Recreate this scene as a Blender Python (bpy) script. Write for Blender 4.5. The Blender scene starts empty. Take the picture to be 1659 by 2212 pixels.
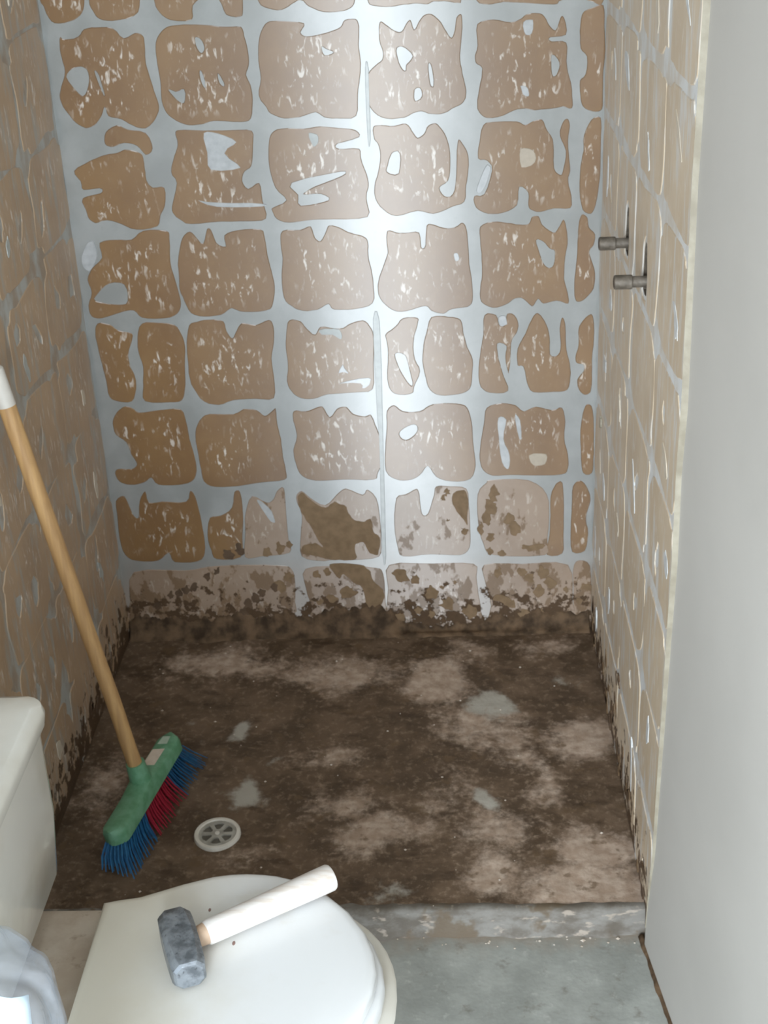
import bpy, bmesh, math, random
from mathutils import Vector, Matrix, noise
from mathutils.geometry import tessellate_polygon

scene = bpy.context.scene
COL = scene.collection

# ------------------------------------------------------------------ camera
CAM = Vector((0.7447, -2.7161, 1.6527))
cam_data = bpy.data.cameras.new('camera')
cam_data.sensor_fit = 'VERTICAL'
cam_data.sensor_height = 24.0
cam_data.lens = 24.0 * 3000.0 / 2212.0
cam_data.clip_start = 0.05
cam = bpy.data.objects.new('camera', cam_data)
COL.objects.link(cam)
_r = Vector((0.9985, 0.0323, -0.0436)).normalized()
_f = Vector((-0.0483, 0.8947, -0.4441)).normalized()
_u = _r.cross(_f).normalized()
_r = _f.cross(_u).normalized()
cam.matrix_world = Matrix(((_r.x, _u.x, -_f.x, CAM.x), (_r.y, _u.y, -_f.y, CAM.y), (_r.z, _u.z, -_f.z, CAM.z), (0, 0, 0, 1)))
scene.camera = cam
# a slightly soft phone picture
cam_data.dof.use_dof = True
cam_data.dof.focus_distance = 1.0
cam_data.dof.aperture_fstop = 22.0

# ------------------------------------------------------------------ sky, daylight through the doorway, added lamps, exposure
world = bpy.data.worlds.new('world')
scene.world = world
world.use_nodes = True
bg = world.node_tree.nodes['Background']
bg.inputs['Color'].default_value = (0.90, 0.95, 1.0, 1)
bg.inputs['Strength'].default_value = 4.0

portal_data = bpy.data.lights.new('doorway_daylight_portal', 'AREA')
portal_data.shape = 'RECTANGLE'
portal_data.size = 1.5
portal_data.size_y = 2.2
portal_data.cycles.is_portal = True
portal = bpy.data.objects.new('doorway_daylight_portal', portal_data)
portal.location = (0.46, -3.05, 1.06)
portal.rotation_euler = (math.radians(90), 0, 0)
COL.objects.link(portal)

glow_data = bpy.data.lights.new('added_glow_lamp', 'AREA')  # added lamp outside the doorway, makes the bright band on the back wall
glow_data.shape = 'RECTANGLE'
glow_data.size = 0.50
glow_data.size_y = 1.3
glow_data.energy = 56.0
glow_data.color = (0.84, 0.93, 1.0)
glow = bpy.data.objects.new('added_glow_lamp', glow_data)
glow.location = (0.47, -3.25, 0.92)
glow.rotation_euler = (math.radians(90), 0, 0)
COL.objects.link(glow)

side_lamp_data = bpy.data.lights.new('added_side_lamp', 'AREA')  # added lamp behind a made-up opening, lights the lid front and grey wall
side_lamp_data.shape = 'RECTANGLE'
side_lamp_data.size = 0.34
side_lamp_data.size_y = 1.08
side_lamp_data.energy = 15.0
side_lamp_data.color = (0.97, 0.97, 1.0)
side_lamp = bpy.data.objects.new('added_side_lamp', side_lamp_data)
side_lamp.location = (-0.445, -3.13, 1.55)
side_lamp.rotation_euler = (math.radians(90), 0, math.radians(-20))
COL.objects.link(side_lamp)

scene.view_settings.view_transform = 'Standard'
scene.view_settings.look = 'None'
scene.view_settings.gamma = 1.0
scene.view_settings.use_curve_mapping = False
scene.view_settings.exposure = 0.0
scene.cycles.use_denoising = True
scene.cycles.max_bounces = 10
scene.cycles.diffuse_bounces = 6

# ------------------------------------------------------------------ sizes
XR = 1.054          # right wall of the shower
FZ = -0.043         # floor in front of the shower step
STEP_Y = -0.907

# ------------------------------------------------------------------ traced outlines on the back wall (mm: x, z) and floor stains (m)
PATCHES = [
 ('b',[(4,1385),(9,1374),(13,1358),(25,1343),(55,1345),(76,1355),(86,1374),(92,1421),(95,1478),(30,1485),(6,1424)],[]),
 ('b',[(95,1382),(100,1362),(110,1348),(135,1343),(174,1349),(189,1366),(195,1417),(194,1474),(120,1477),(102,1420)],[]),
 ('b',[(217,1377),(225,1355),(245,1340),(284,1339),(289,1364),(310,1378),(338,1372),(349,1346),(376,1341),(382,1359),(386,1450),(372,1482),(246,1491),(219,1449)],[]),
 ('b',[(410,1369),(429,1353),(454,1350),(473,1359),(490,1366),(504,1354),(532,1343),(568,1343),(587,1352),(592,1372),(596,1439),(585,1469),(435,1476),(412,1427)],[]),
 ('b',[(613,1361),(627,1350),(657,1347),(679,1350),(706,1351),(724,1349),(735,1353),(761,1352),(780,1349),(787,1356),(788,1423),(778,1458),(636,1463),(616,1430)],[]),
 ('b',[(814,1353),(836,1344),(864,1347),(900,1344),(956,1339),(967,1345),(974,1357),(973,1441),(820,1451),(811,1405)],[]),
 ('b',[(1011,1356),(1029,1341),(1048,1342),(1045,1440),(1018,1441)],[]),
 ('b',[(32,1319),(40,1314),(66,1318),(79,1331),(104,1334),(134,1331),(152,1312),(175,1321),(189,1315),(191,1299),(189,1266),(194,1238),(201,1204),(205,1183),(196,1163),(174,1144),(149,1150),(129,1163),(104,1170),(100,1187),(91,1171),(75,1154),(57,1149),(39,1160),(28,1175),(18,1192),(15,1213),(24,1236),(32,1256),(29,1281),(28,1301)],[[(34,1246),(47,1260),(65,1263),(76,1252),(72,1226),(61,1210),(48,1222)],[(89,1254),(96,1245),(102,1208),(96,1225)]]),
 ('b',[(210,1294),(218,1314),(236,1329),(269,1332),(306,1330),(347,1325),(375,1324),(380,1307),(385,1279),(384,1254),(377,1236),(384,1218),(386,1189),(379,1155),(361,1149),(309,1153),(287,1148),(257,1147),(235,1156),(217,1172),(210,1196),(212,1225),(210,1261)],[[(287,1307),(297,1304),(302,1290),(297,1280),(289,1289)],[(226,1215),(240,1210),(256,1214),(253,1190),(241,1196)],[(290,1248),(295,1238),(297,1215),(290,1230)],[(324,1241),(331,1228),(333,1218),(325,1224)]]),
 ('b',[(427,1331),(452,1331),(494,1325),(486,1309),(498,1302),(534,1307),(560,1316),(569,1328),(590,1329),(596,1315),(594,1283),(596,1250),(593,1222),(587,1192),(582,1152),(546,1149),(520,1152),(504,1162),(473,1154),(443,1153),(418,1163),(410,1175),(397,1197),(404,1229),(402,1260),(406,1298),(413,1316)],[[(524,1282),(532,1277),(545,1271),(528,1267)]]),
 ('b',[(634,1322),(646,1317),(661,1306),(674,1304),(684,1318),(692,1323),(698,1306),(706,1318),(716,1330),(731,1332),(747,1319),(758,1300),(767,1289),(773,1302),(777,1324),(787,1328),(787,1292),(783,1256),(785,1233),(792,1201),(793,1183),(786,1168),(770,1161),(751,1151),(726,1150),(707,1156),(691,1153),(674,1146),(639,1145),(616,1158),(606,1177),(607,1208),(608,1230),(622,1244),(636,1255),(637,1271),(632,1289)],[[(665,1275),(680,1273),(693,1258),(681,1244),(679,1233),(673,1237),(666,1255)],[(723,1242),(728,1238),(731,1204),(726,1207)],[(695,1196),(706,1199),(708,1184),(696,1177)]]),
 ('b',[(815,1311),(845,1318),(878,1312),(897,1318),(908,1325),(930,1326),(941,1318),(949,1304),(960,1294),(967,1312),(972,1320),(978,1311),(980,1285),(951,1282),(953,1275),(981,1272),(982,1240),(985,1218),(991,1199),(994,1175),(993,1151),(975,1155),(958,1152),(935,1151),(920,1150),(904,1154),(882,1151),(858,1141),(832,1139),(815,1152),(813,1173),(819,1204),(823,1231),(812,1241),(810,1254),(815,1273)],[[(954,1250),(968,1236),(963,1215),(955,1215)]]),
 ('b',[(1028,1332),(1048,1335),(1051,1300),(1054,1255),(1051,1219),(1051,1182),(1050,1147),(1030,1144),(1013,1154),(1008,1174),(1007,1202),(1017,1213),(1019,1245),(1007,1260),(1005,1292),(1008,1319),(1015,1327)],[]),
 ('b',[(22,1068),(57,1087),(90,1098),(112,1100),(128,1106),(145,1103),(161,1094),(163,1069),(164,1044),(174,1030),(197,1029),(194,992),(183,975),(174,952),(130,947),(105,958),(75,968),(51,963),(38,973),(35,989),(31,1014),(69,1023),(69,1032),(36,1030),(32,1047)],[]),
 ('b',[(95,1141),(119,1153),(139,1144),(173,1136),(183,1106),(168,1093),(153,1111),(128,1118),(105,1111),(90,1118)],[]),
 ('b',[(230,1136),(250,1139),(286,1137),(340,1135),(379,1133),(379,1105),(373,1066),(358,1054),(352,1037),(362,1021),(385,1032),(389,996),(393,960),(356,956),(302,957),(241,954),(223,963),(210,974),(207,991),(222,1037),(213,1059),(223,1090),(232,1111)],[]),
 ('b',[(415,1125),(437,1135),(480,1133),(513,1136),(545,1132),(579,1127),(585,1112),(543,1101),(545,1092),(584,1091),(587,1072),(595,1046),(600,1024),(594,993),(594,956),(527,954),(483,954),(438,950),(414,958),(406,974),(407,982),(435,996),(415,1021),(407,1060),(408,1097)],[[(449,1029),(546,1047),(548,1040),(494,1021),(469,1006),(504,1005),(519,993),(463,984),(460,1006)]]),
 ('b',[(613,1131),(629,1134),(654,1132),(677,1135),(688,1121),(698,1107),(711,1116),(718,1129),(733,1134),(744,1124),(754,1105),(759,1084),(760,1051),(755,1022),(738,1009),(747,993),(763,996),(770,1031),(774,1097),(784,1094),(795,1071),(795,1040),(790,1011),(786,980),(760,970),(724,958),(693,965),(651,956),(626,969),(611,992),(610,1017),(619,1046),(624,1075),(621,1097),(614,1108)],[[(648,1080),(662,1078),(658,1041),(637,1044),(639,1057)]]),
 ('b',[(824,1127),(849,1132),(889,1131),(904,1124),(920,1131),(937,1132),(945,1115),(958,1094),(960,1063),(961,1038),(973,1026),(978,1039),(982,1072),(970,1101),(975,1125),(985,1133),(990,1119),(987,1091),(990,1052),(992,1033),(988,1014),(995,984),(993,960),(960,960),(934,954),(916,959),(910,969),(910,993),(893,1005),(889,970),(861,955),(832,954),(808,967),(805,991),(824,994),(840,1039),(831,1058),(813,1063),(816,1093)],[]),
 ('b',[(1030,1129),(1048,1132),(1050,1098),(1050,1031),(1047,992),(1042,963),(1033,947),(1017,956),(1010,993),(1011,1042),(1016,1071),(1016,1099)],[]),
 ('b',[(53,923),(88,929),(119,928),(144,945),(191,943),(196,925),(192,879),(198,842),(203,809),(203,783),(187,765),(156,760),(120,764),(105,779),(82,777),(36,765),(16,770),(12,794),(23,820),(18,848),(30,871),(54,893)],[[(29,803),(37,819),(62,838),(92,835),(94,800),(75,794)]]),
 ('b',[(205,842),(206,874),(211,897),(221,928),(238,940),(250,927),(262,915),(272,943),(281,942),(289,916),(306,907),(306,930),(332,939),(379,940),(387,922),(390,886),(396,849),(399,821),(393,786),(378,770),(332,769),(313,775),(304,777),(283,764),(248,762),(222,770),(211,797),(204,821)],[]),
 ('b',[(423,935),(459,936),(480,942),(487,919),(498,912),(510,932),(517,943),(537,938),(554,928),(570,923),(585,918),(593,906),(592,879),(597,851),(600,814),(596,779),(562,768),(516,768),(505,780),(482,769),(452,767),(430,778),(415,797),(414,844),(419,878),(417,908)],[]),
 ('b',[(632,928),(650,924),(667,923),(695,922),(698,893),(706,895),(710,936),(724,937),(743,930),(765,930),(781,939),(789,927),(792,896),(794,855),(799,815),(799,778),(788,765),(756,761),(739,752),(715,759),(703,770),(674,762),(645,759),(621,775),(608,797),(609,826),(620,855),(630,883),(629,906)],[]),
 ('b',[(816,930),(840,939),(869,936),(893,931),(911,932),(918,946),(932,946),(938,930),(960,913),(970,922),(980,938),(986,922),(989,889),(985,863),(983,818),(990,792),(992,765),(968,772),(942,766),(931,777),(919,761),(901,778),(885,779),(866,767),(840,761),(816,775),(814,802),(818,834),(817,875),(815,906)],[[(927,898),(940,895),(953,880),(963,874),(961,847),(951,842),(941,852),(933,875)]]),
 ('b',[(1015,947),(1027,940),(1031,920),(1043,906),(1040,884),(1032,872),(1039,849),(1045,826),(1042,795),(1026,774),(1010,768),(1004,781),(1003,817),(1007,858),(1008,893),(1009,923)],[]),
 ('b',[(26,755),(51,752),(68,739),(95,731),(92,712),(82,687),(83,658),(90,638),(89,608),(76,580),(47,581),(29,592),(27,627),(23,665),(19,707),(18,734)],[]),
 ('b',[(118,752),(151,753),(185,747),(197,728),(203,701),(198,659),(194,614),(183,580),(156,575),(104,579),(103,612),(109,657),(103,689),(105,723)],[]),
 ('b',[(215,744),(232,752),(259,756),(287,751),(292,730),(302,714),(312,729),(325,746),(353,741),(381,751),(390,736),(388,702),(380,666),(382,628),(378,578),(339,578),(292,576),(260,566),(229,575),(213,599),(204,626),(204,671),(206,708)],[]),
 ('b',[(423,749),(446,746),(458,729),(474,716),(486,733),(514,729),(532,729),(548,738),(574,744),(587,732),(595,708),(592,647),(587,592),(552,586),(493,583),(462,574),(434,577),(416,592),(408,615),(413,652),(411,689),(415,725)],[]),
 ('b',[(619,713),(638,727),(657,746),(686,745),(685,728),(676,694),(678,656),(688,629),(674,594),(670,581),(646,577),(626,586),(618,614),(622,669),(620,697)],[[(637,668),(656,666),(663,643),(670,605),(666,599),(648,630)]]),
 ('b',[(714,746),(749,746),(774,738),(779,712),(787,679),(797,652),(796,619),(790,586),(764,575),(726,574),(706,588),(698,613),(693,651),(696,688),(703,714)],[]),
 ('b',[(822,747),(846,746),(852,725),(864,724),(868,748),(883,745),(891,728),(889,708),(878,691),(876,668),(874,637),(870,619),(864,655),(866,679),(848,684),(851,651),(860,617),(870,579),(832,576),(813,590),(808,619),(812,663),(819,706)],[]),
 ('b',[(917,733),(929,748),(942,735),(952,713),(956,685),(957,658),(969,654),(977,669),(975,712),(980,736),(987,722),(990,668),(998,635),(999,606),(993,578),(964,574),(922,575),(909,596),(901,632),(889,636),(889,672),(905,704)],[]),
 ('b',[(1037,742),(1044,731),(1046,688),(1043,645),(1044,600),(1041,572),(1029,565),(1016,579),(1013,601),(1025,619),(1025,632),(1011,637),(1008,650),(1014,678),(1013,711),(1023,730)],[]),
 ('b',[(28,530),(36,551),(56,569),(75,566),(89,555),(130,559),(177,560),(187,530),(190,490),(196,451),(197,415),(184,390),(150,382),(109,384),(96,401),(79,390),(48,385),(25,394),(18,414),(27,425),(55,424),(69,435),(59,458),(52,486),(32,505)],[]),
 ('b',[(206,516),(220,538),(238,547),(289,545),(312,556),(339,553),(355,539),(371,549),(380,555),(381,519),(386,484),(387,446),(391,410),(387,388),(335,383),(285,376),(234,375),(210,389),(206,420),(204,453),(202,484)],[]),
 ('b',[(417,548),(444,547),(464,554),(480,556),(493,532),(509,550),(529,555),(543,538),(568,532),(580,535),(589,513),(600,472),(600,425),(589,398),(580,383),(514,385),(453,384),(424,397),(413,425),(410,458),(420,491),(415,524)],[]),
 ('b',[(614,542),(630,555),(649,541),(684,540),(704,552),(734,557),(773,553),(787,539),(794,502),(796,453),(800,411),(787,378),(744,374),(714,386),(697,412),(679,390),(653,379),(626,383),(606,403),(607,458),(612,504)],[[(640,493),(658,506),(675,508),(675,492),(657,476),(644,479)]]),
 ('b',[(824,543),(856,553),(885,547),(903,533),(927,543),(961,534),(983,538),(990,506),(988,469),(997,430),(997,397),(983,383),(923,383),(873,386),(835,385),(815,400),(808,425),(811,466),(819,512)],[]),
 ('b',[(1028,534),(1037,545),(1047,531),(1051,472),(1051,418),(1048,385),(1030,385),(1024,419),(1021,487)],[]),
 ('b',[(11,347),(29,360),(37,346),(44,317),(56,305),(63,345),(79,370),(84,342),(115,344),(166,342),(177,368),(188,353),(194,307),(197,258),(195,214),(177,193),(124,192),(113,216),(87,196),(40,197),(15,212),(7,254),(9,306)],[]),
 ('b',[(204,258),(214,301),(240,306),(265,325),(274,362),(287,361),(289,308),(282,251),(274,201),(219,197),(209,220)],[]),
 ('p',[(293,310),(312,351),(342,335),(358,343),(367,362),(383,368),(384,310),(384,244),(384,209),(320,201),(283,201),(289,263)],[]),
 ('p',[(407,344),(421,361),(440,343),(470,325),(497,350),(518,364),(553,348),(564,360),(583,339),(589,290),(589,232),(582,194),(529,187),(477,188),(451,186),(410,199),(411,252),(417,301)],[]),
 ('p',[(626,338),(647,346),(670,359),(677,345),(681,299),(694,299),(708,344),(714,364),(744,363),(779,356),(784,314),(786,256),(784,213),(763,193),(699,197),(636,193),(624,217),(619,275)],[]),
 ('p',[(802,342),(822,369),(832,376),(913,373),(953,337),(958,280),(954,223),(949,188),(836,191),(813,221),(803,270)],[]),
 ('b',[(960,332),(971,362),(986,364),(990,308),(990,236),(988,191),(953,189),(958,237),(960,286)],[]),
 ('b',[(1008,355),(1023,369),(1039,352),(1047,321),(1038,278),(1044,241),(1037,197),(1009,195),(1005,250),(1006,308)],[]),
 ('p',[(29,170),(145,171),(198,179),(272,182),(355,179),(385,169),(391,131),(387,83),(376,47),(236,19),(5,11),(10,92)],[]),
 ('p',[(416,168),(500,173),(572,167),(590,150),(592,78),(585,2),(426,6),(422,70),(413,118)],[]),
 ('p',[(604,173),(698,174),(792,171),(798,138),(802,93),(807,47),(800,-8),(607,-7),(599,113)],[]),
 ('p',[(815,168),(898,168),(1001,163),(1011,73),(1012,-1),(831,-3),(829,62),(817,123)],[]),
 ('p',[(1013,162),(1030,174),(1049,159),(1054,102),(1058,1),(1021,2),(1013,103)],[]),
]
SMEARS = [
 ('w',[(285,1132),(314,1130),(348,1113),(323,1092),(351,1062),(292,1061),(288,1094)]),
 ('w',[(261,1002),(299,996),(386,992),(386,984),(298,987)]),
 ('w',[(518,609),(579,620),(581,602),(566,595),(562,606)]),
 ('y',[(895,1079),(920,1076),(924,1051),(897,1044)]),
 ('w',[(321,341),(331,340),(352,314),(358,288),(348,288),(330,321)]),
 ('w',[(900,1311),(919,1315),(917,1291),(904,1288)]),
 ('w',[(895,1197),(908,1195),(912,1178),(900,1180)]),
 ('g',[(484,728),(525,727),(528,705),(508,715),(487,716)]),
 ('w',[(831,1051),(838,1039),(822,1000),(809,1001),(821,1035)]),
 ('y',[(-37,1033),(-17,1035),(-23,1010),(-44,1000)]),
 ('g',[(595,745),(608,744),(607,582),(602,378),(598,196),(590,197),(594,422),(593,582)]),
 ('g',[(603,1238),(610,1237),(607,1108),(601,1108)]),
 ('w',[(762,877),(770,878),(774,868),(770,860),(764,864)]),
 ('g',[(488,1124),(505,1121),(506,1104),(495,1098)]),
 ('w',[(517,632),(527,649),(532,641),(538,629),(526,632)]),
 ('w',[(848,521),(866,515),(860,472),(873,434),(870,401),(855,418),(848,478)]),
 ('w',[(883,526),(895,514),(898,471),(890,477)]),
 ('y',[(913,433),(950,434),(948,410),(923,408)]),
 ('w',[(26,922),(42,926),(45,896),(25,866),(11,885)]),
 ('w',[(850,742),(864,744),(868,726),(854,722)]),
]
SPLASH = [[106.4,107.4,7.4,8.8,0],[125.7,113.1,8.6,10.3,0],[142.7,121.8,9.8,11.8,0],[162.0,127.4,9.8,11.8,0],[194.0,153.8,9.8,11.8,0],[216.6,168.2,7.4,8.8,0],[247.0,209.2,12.3,14.7,0],[274.2,220.3,11.1,13.3,0],[42.8,47.3,12.3,14.7,0],[60.6,37.5,11.1,13.3,0],[73.7,80.6,8.6,10.3,0],[19.6,78.9,6.1,7.4,0],[250.1,42.2,11.1,13.3,0],[267.9,60.4,11.1,13.3,0],[280.5,81.6,11.1,13.3,0],[297.5,93.5,11.1,13.3,0],[312.1,108.4,9.8,11.8,0],[342.5,122.8,8.6,10.3,0],[354.1,125.5,13.5,16.2,0],[377.1,149.1,11.1,13.3,0],[334.7,212.8,9.8,11.8,0],[364.2,220.9,11.1,13.3,0],[383.1,229.2,7.4,8.8,0],[440.7,153.5,9.8,10.3,0],[464.8,158.8,8.6,10.3,0],[509.0,103.4,19.6,14.7,30],[471.3,92.2,14.7,8.8,-20],[444.2,83.7,9.8,7.4,30],[837.0,340.6,12.3,20.6,0],[831.7,312.4,14.7,17.7,0],[821.2,284.1,11.1,17.7,0],[872.2,279.9,12.3,14.7,0],[882.4,256.6,13.5,16.2,0],[831.0,237.7,9.8,11.8,0],[828.1,202.7,7.4,8.8,0],[853.9,196.2,8.6,7.4,0],[921.0,209.0,27.0,8.8,0],[808.1,258.6,7.4,14.7,0],[736.0,349.0,7.4,8.8,0],[728.0,335.1,6.1,7.4,0],[772.3,253.8,8.6,10.3,0],[736.9,280.7,3.7,4.4,0],[626.5,145.7,19.6,14.7,-35],[660.2,135.8,11.1,13.3,0],[695.9,98.7,16.0,14.7,-35],[732.1,70.4,17.2,16.2,-40],[749.0,124.6,4.9,5.9,0],[719.9,113.2,4.9,5.9,0],[781.9,47.8,14.7,19.2,0],[625.0,39.3,9.8,11.8,0],[665.4,53.7,8.6,10.3,0],[694.3,43.8,8.6,10.3,0],[845.8,149.0,8.6,14.7,0],[897.8,147.7,9.8,11.8,0],[913.4,132.4,14.7,10.3,-35],[944.6,146.5,14.7,17.7,0],[960.4,119.2,14.7,13.3,-40],[937.1,98.7,12.3,14.7,0],[853.2,79.6,19.6,11.8,-20],[871.5,67.0,14.7,11.8,-30],[905.8,38.6,17.2,11.8,-30],[1044.0,105.0,12.3,8.8,-30],[1026.4,69.2,7.4,8.8,0],[940.0,46.9,7.4,8.8,0],[977.1,27.6,9.8,11.8,0],[997.1,100.2,6.1,7.4,0]]
N_DARK = 18
TAN = [[(410,344),(423,358),(440,340),(470,320),(491,333),(516,321),(527,292),(550,283),(568,288),(574,256),(586,244),(581,200),(562,204),(547,231),(531,222),(530,190),(493,188),(462,192),(446,198),(415,205),(412,226),(443,234),(458,221),(444,251),(431,280),(417,310)],
 [(471,178),(529,177),(560,162),(566,138),(591,101),(582,68),(570,47),(550,69),(541,115),(521,130),(501,152),(490,140)],
 [(751,349),(780,348),(780,271),(768,286),(748,320)]]
MUD_TOP = [(8,37),(58,55),(131,34),(217,45),(260,56),(301,39),(361,57),(386,40),(424,46),(456,59),(514,60),(556,61),(604,56),(618,23),(660,15),(744,11),(828,24),(891,34),(954,39),(1057,42)]
FLOOR_BLOBS = [[0.237,-0.128,0.156,0.066,0,0,0.6],[0.49,-0.177,0.152,0.073,0,0,0.55],[0.704,-0.197,0.07,0.099,0,0,0.8],[0.817,-0.297,0.072,0.051,-35,1,0.9],[0.8,-0.387,0.112,0.072,-30,0,0.6],[0.965,-0.219,0.064,0.046,-10,1,0.5],[0.983,-0.427,0.064,0.07,-20,0,0.75],[0.314,-0.386,0.034,0.036,-45,1,1.0],[0.38,-0.477,0.02,0.027,0,1,0.6],[0.185,-0.358,0.027,0.02,-30,1,0.5],[0.235,-0.419,0.028,0.016,20,1,0.45],[0.332,-0.586,0.046,0.042,-35,1,1.0],[0.487,-0.471,0.102,0.046,0,0,0.4],[0.518,-0.621,0.083,0.05,0,0,0.55],[0.591,-0.71,0.093,0.058,20,0,0.6],[0.8,-0.607,0.044,0.03,-40,1,0.9],[0.91,-0.59,0.044,0.05,0,0,0.5],[0.729,-0.585,0.075,0.155,0,0,0.3],[0.821,-0.698,0.093,0.078,-30,0,0.5],[0.987,-0.765,0.073,0.056,-20,0,0.75],[0.968,-0.86,0.103,0.052,0,0,1.0],[0.804,-0.833,0.052,0.065,0,0,0.75],[0.627,-0.861,0.064,0.052,0,1,0.6],[0.061,-0.548,0.064,0.131,0,0,0.45],[0.348,-0.762,0.059,0.031,0,0,0.3],[0.41,-0.178,0.061,0.046,0,0,0.4],[0.873,-0.505,0.108,0.044,-35,0,0.45],[0.127,-0.131,0.062,0.057,0,0,0.35],[0.763,-0.078,0.082,0.039,0,0,0.35],[0.948,-0.085,0.092,0.042,0,0,0.4]]

# ------------------------------------------------------------------ helpers
def link(name, me, mat=None, parent=None):
    o = bpy.data.objects.new(name, me)
    COL.objects.link(o)
    if mat is not None:
        me.materials.append(mat)
    if parent is not None:
        o.parent = parent
    return o

def mesh(name, verts, faces, smooth=False):
    me = bpy.data.meshes.new(name)
    me.from_pydata([tuple(v) for v in verts], [], faces)
    me.validate()
    bm = bmesh.new()
    bm.from_mesh(me)
    bmesh.ops.recalc_face_normals(bm, faces=bm.faces)
    bm.to_mesh(me)
    bm.free()
    if smooth:
        for p in me.polygons:
            p.use_smooth = True
    return me

def sharpen(me, deg=35):
    me.set_sharp_from_angle(angle=math.radians(deg))

def thing(name, label, cat, loc=(0, 0, 0), group=None):
    o = bpy.data.objects.new(name, None)
    o.empty_display_size = 0.05
    COL.objects.link(o)
    o.location = loc
    o['label'] = label
    o['category'] = cat
    if group:
        o['group'] = group
    return o

def put(o, parent):
    """parent while keeping world placement (empties carry only a location)"""
    o.parent = parent
    o.location = o.location - parent.location if parent.type == 'EMPTY' else o.location
    return o

def structure(o):
    o['kind'] = 'structure'
    return o

def box(lo, hi):
    x0, y0, z0 = lo
    x1, y1, z1 = hi
    v = [(x0, y0, z0), (x1, y0, z0), (x1, y1, z0), (x0, y1, z0), (x0, y0, z1), (x1, y0, z1), (x1, y1, z1), (x0, y1, z1)]
    f = [(0, 3, 2, 1), (4, 5, 6, 7), (0, 1, 5, 4), (1, 2, 6, 5), (2, 3, 7, 6), (3, 0, 4, 7)]
    return v, f

def join(*parts):
    V, F = [], []
    for v, f in parts:
        n = len(V)
        V += list(v)
        F += [tuple(i + n for i in q) for q in f]
    return V, F

def loft(rings, cap0=True, cap1=True):
    n = len(rings[0])
    V = [p for r in rings for p in r]
    F = []
    for k in range(len(rings) - 1):
        for i in range(n):
            j = (i + 1) % n
            F.append((k * n + i, k * n + j, (k + 1) * n + j, (k + 1) * n + i))
    if cap0:
        F.append(tuple(range(n - 1, -1, -1)))
    if cap1:
        F.append(tuple(range((len(rings) - 1) * n, len(rings) * n)))
    return V, F

def tube(a, b, r0, r1, n=16, flat=0.0):
    a, b = Vector(a), Vector(b)
    d = (b - a).normalized()
    s = d.cross(Vector((0, 0, 1)) if abs(d.z) < 0.95 else Vector((0, 1, 0))).normalized()
    t = s.cross(d)
    R = []
    for p, r in ((a, r0), (b, r1)):
        R.append([p + s * (r * math.cos(2 * math.pi * i / n)) + t * (r * math.sin(2 * math.pi * i / n)) for i in range(n)])
    return loft(R)

def smooth_loop(pts, sub=2):
    """Catmull-Rom through a closed outline"""
    n = len(pts)
    out = []
    for i in range(n):
        p0, p1, p2, p3 = (Vector(pts[(i + k - 1) % n]) for k in range(4))
        for s in range(sub):
            t = s / sub
            q = 0.5 * ((2 * p1) + (p2 - p0) * t + (2 * p0 - 5 * p1 + 4 * p2 - p3) * t * t + (3 * p1 - p0 - 3 * p2 + p3) * t ** 3)
            out.append(q)
    return out

def area2(l):
    return sum(l[i].x * l[(i + 1) % len(l)].y - l[(i + 1) % len(l)].x * l[i].y for i in range(len(l)))

def plaque(outline, holes, put_at, h0, h1, inset=1.7, jitter=0.9, sub=3):
    """a thin slab with an irregular outline (mm in the wall's plane) from height h0 to h1 over the wall"""
    loops = []
    for k, l in enumerate([outline] + list(holes)):
        s = smooth_loop([Vector((a, b)) for a, b in l], sub)
        s = [p + Vector((noise.noise(Vector((p.x * .11, p.y * .11, 3.1 + k))), noise.noise(Vector((p.x * .11, p.y * .11, 9.7 + k))))) * jitter for p in s]
        if (area2(s) > 0) != (k == 0):
            s.reverse()
        loops.append(s)
    tops = []
    for s in loops:
        n = len(s)
        t = []
        for i in range(n):
            d = (s[(i + 1) % n] - s[i - 1])
            nrm = Vector((-d.y, d.x))
            if nrm.length > 1e-6:
                nrm.normalize()
            t.append(s[i] + nrm * inset)
        tops.append(t)
    V, F = [], []
    flat = [p for t in tops for p in t]
    N = len(flat)
    V += [put_at(p.x / 1000, p.y / 1000, h1) for p in flat]
    V += [put_at(p.x / 1000, p.y / 1000, h0) for s in loops for p in s]
    for tri in tessellate_polygon([[Vector((p.x, p.y, 0)) for p in t] for t in tops]):
        F.append(tuple(tri))
    o = 0
    for s in loops:
        n = len(s)
        for i in range(n):
            j = (i + 1) % n
            F.append((o + i, o + j, N + o + j, N + o + i))
        o += n
    return V, F

def patch_mesh(name, *args, **kw):
    """plaque whose rim thins out: 'cover' runs from 0 at the outline to 1 on the flat top"""
    V, F = plaque(*args, **kw)
    me = mesh(name, V, F)
    n = len(V) // 2
    at = me.attributes.new('cover', 'FLOAT', 'POINT')
    at.data.foreach_set('value', [1.0] * n + [0.0] * n)
    return me

on_back = lambda a, b, h: (a, -h, b)
on_left = lambda a, b, h: (h, a, b)
on_right = lambda a, b, h: (XR - h, a, b)

# ------------------------------------------------------------------ materials
def srgb(r, g, b):
    f = lambda c: (c / 255 / 12.92) if c / 255 <= 0.04045 else ((c / 255 + 0.055) / 1.055) ** 2.4
    return (f(r), f(g), f(b), 1)

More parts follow.
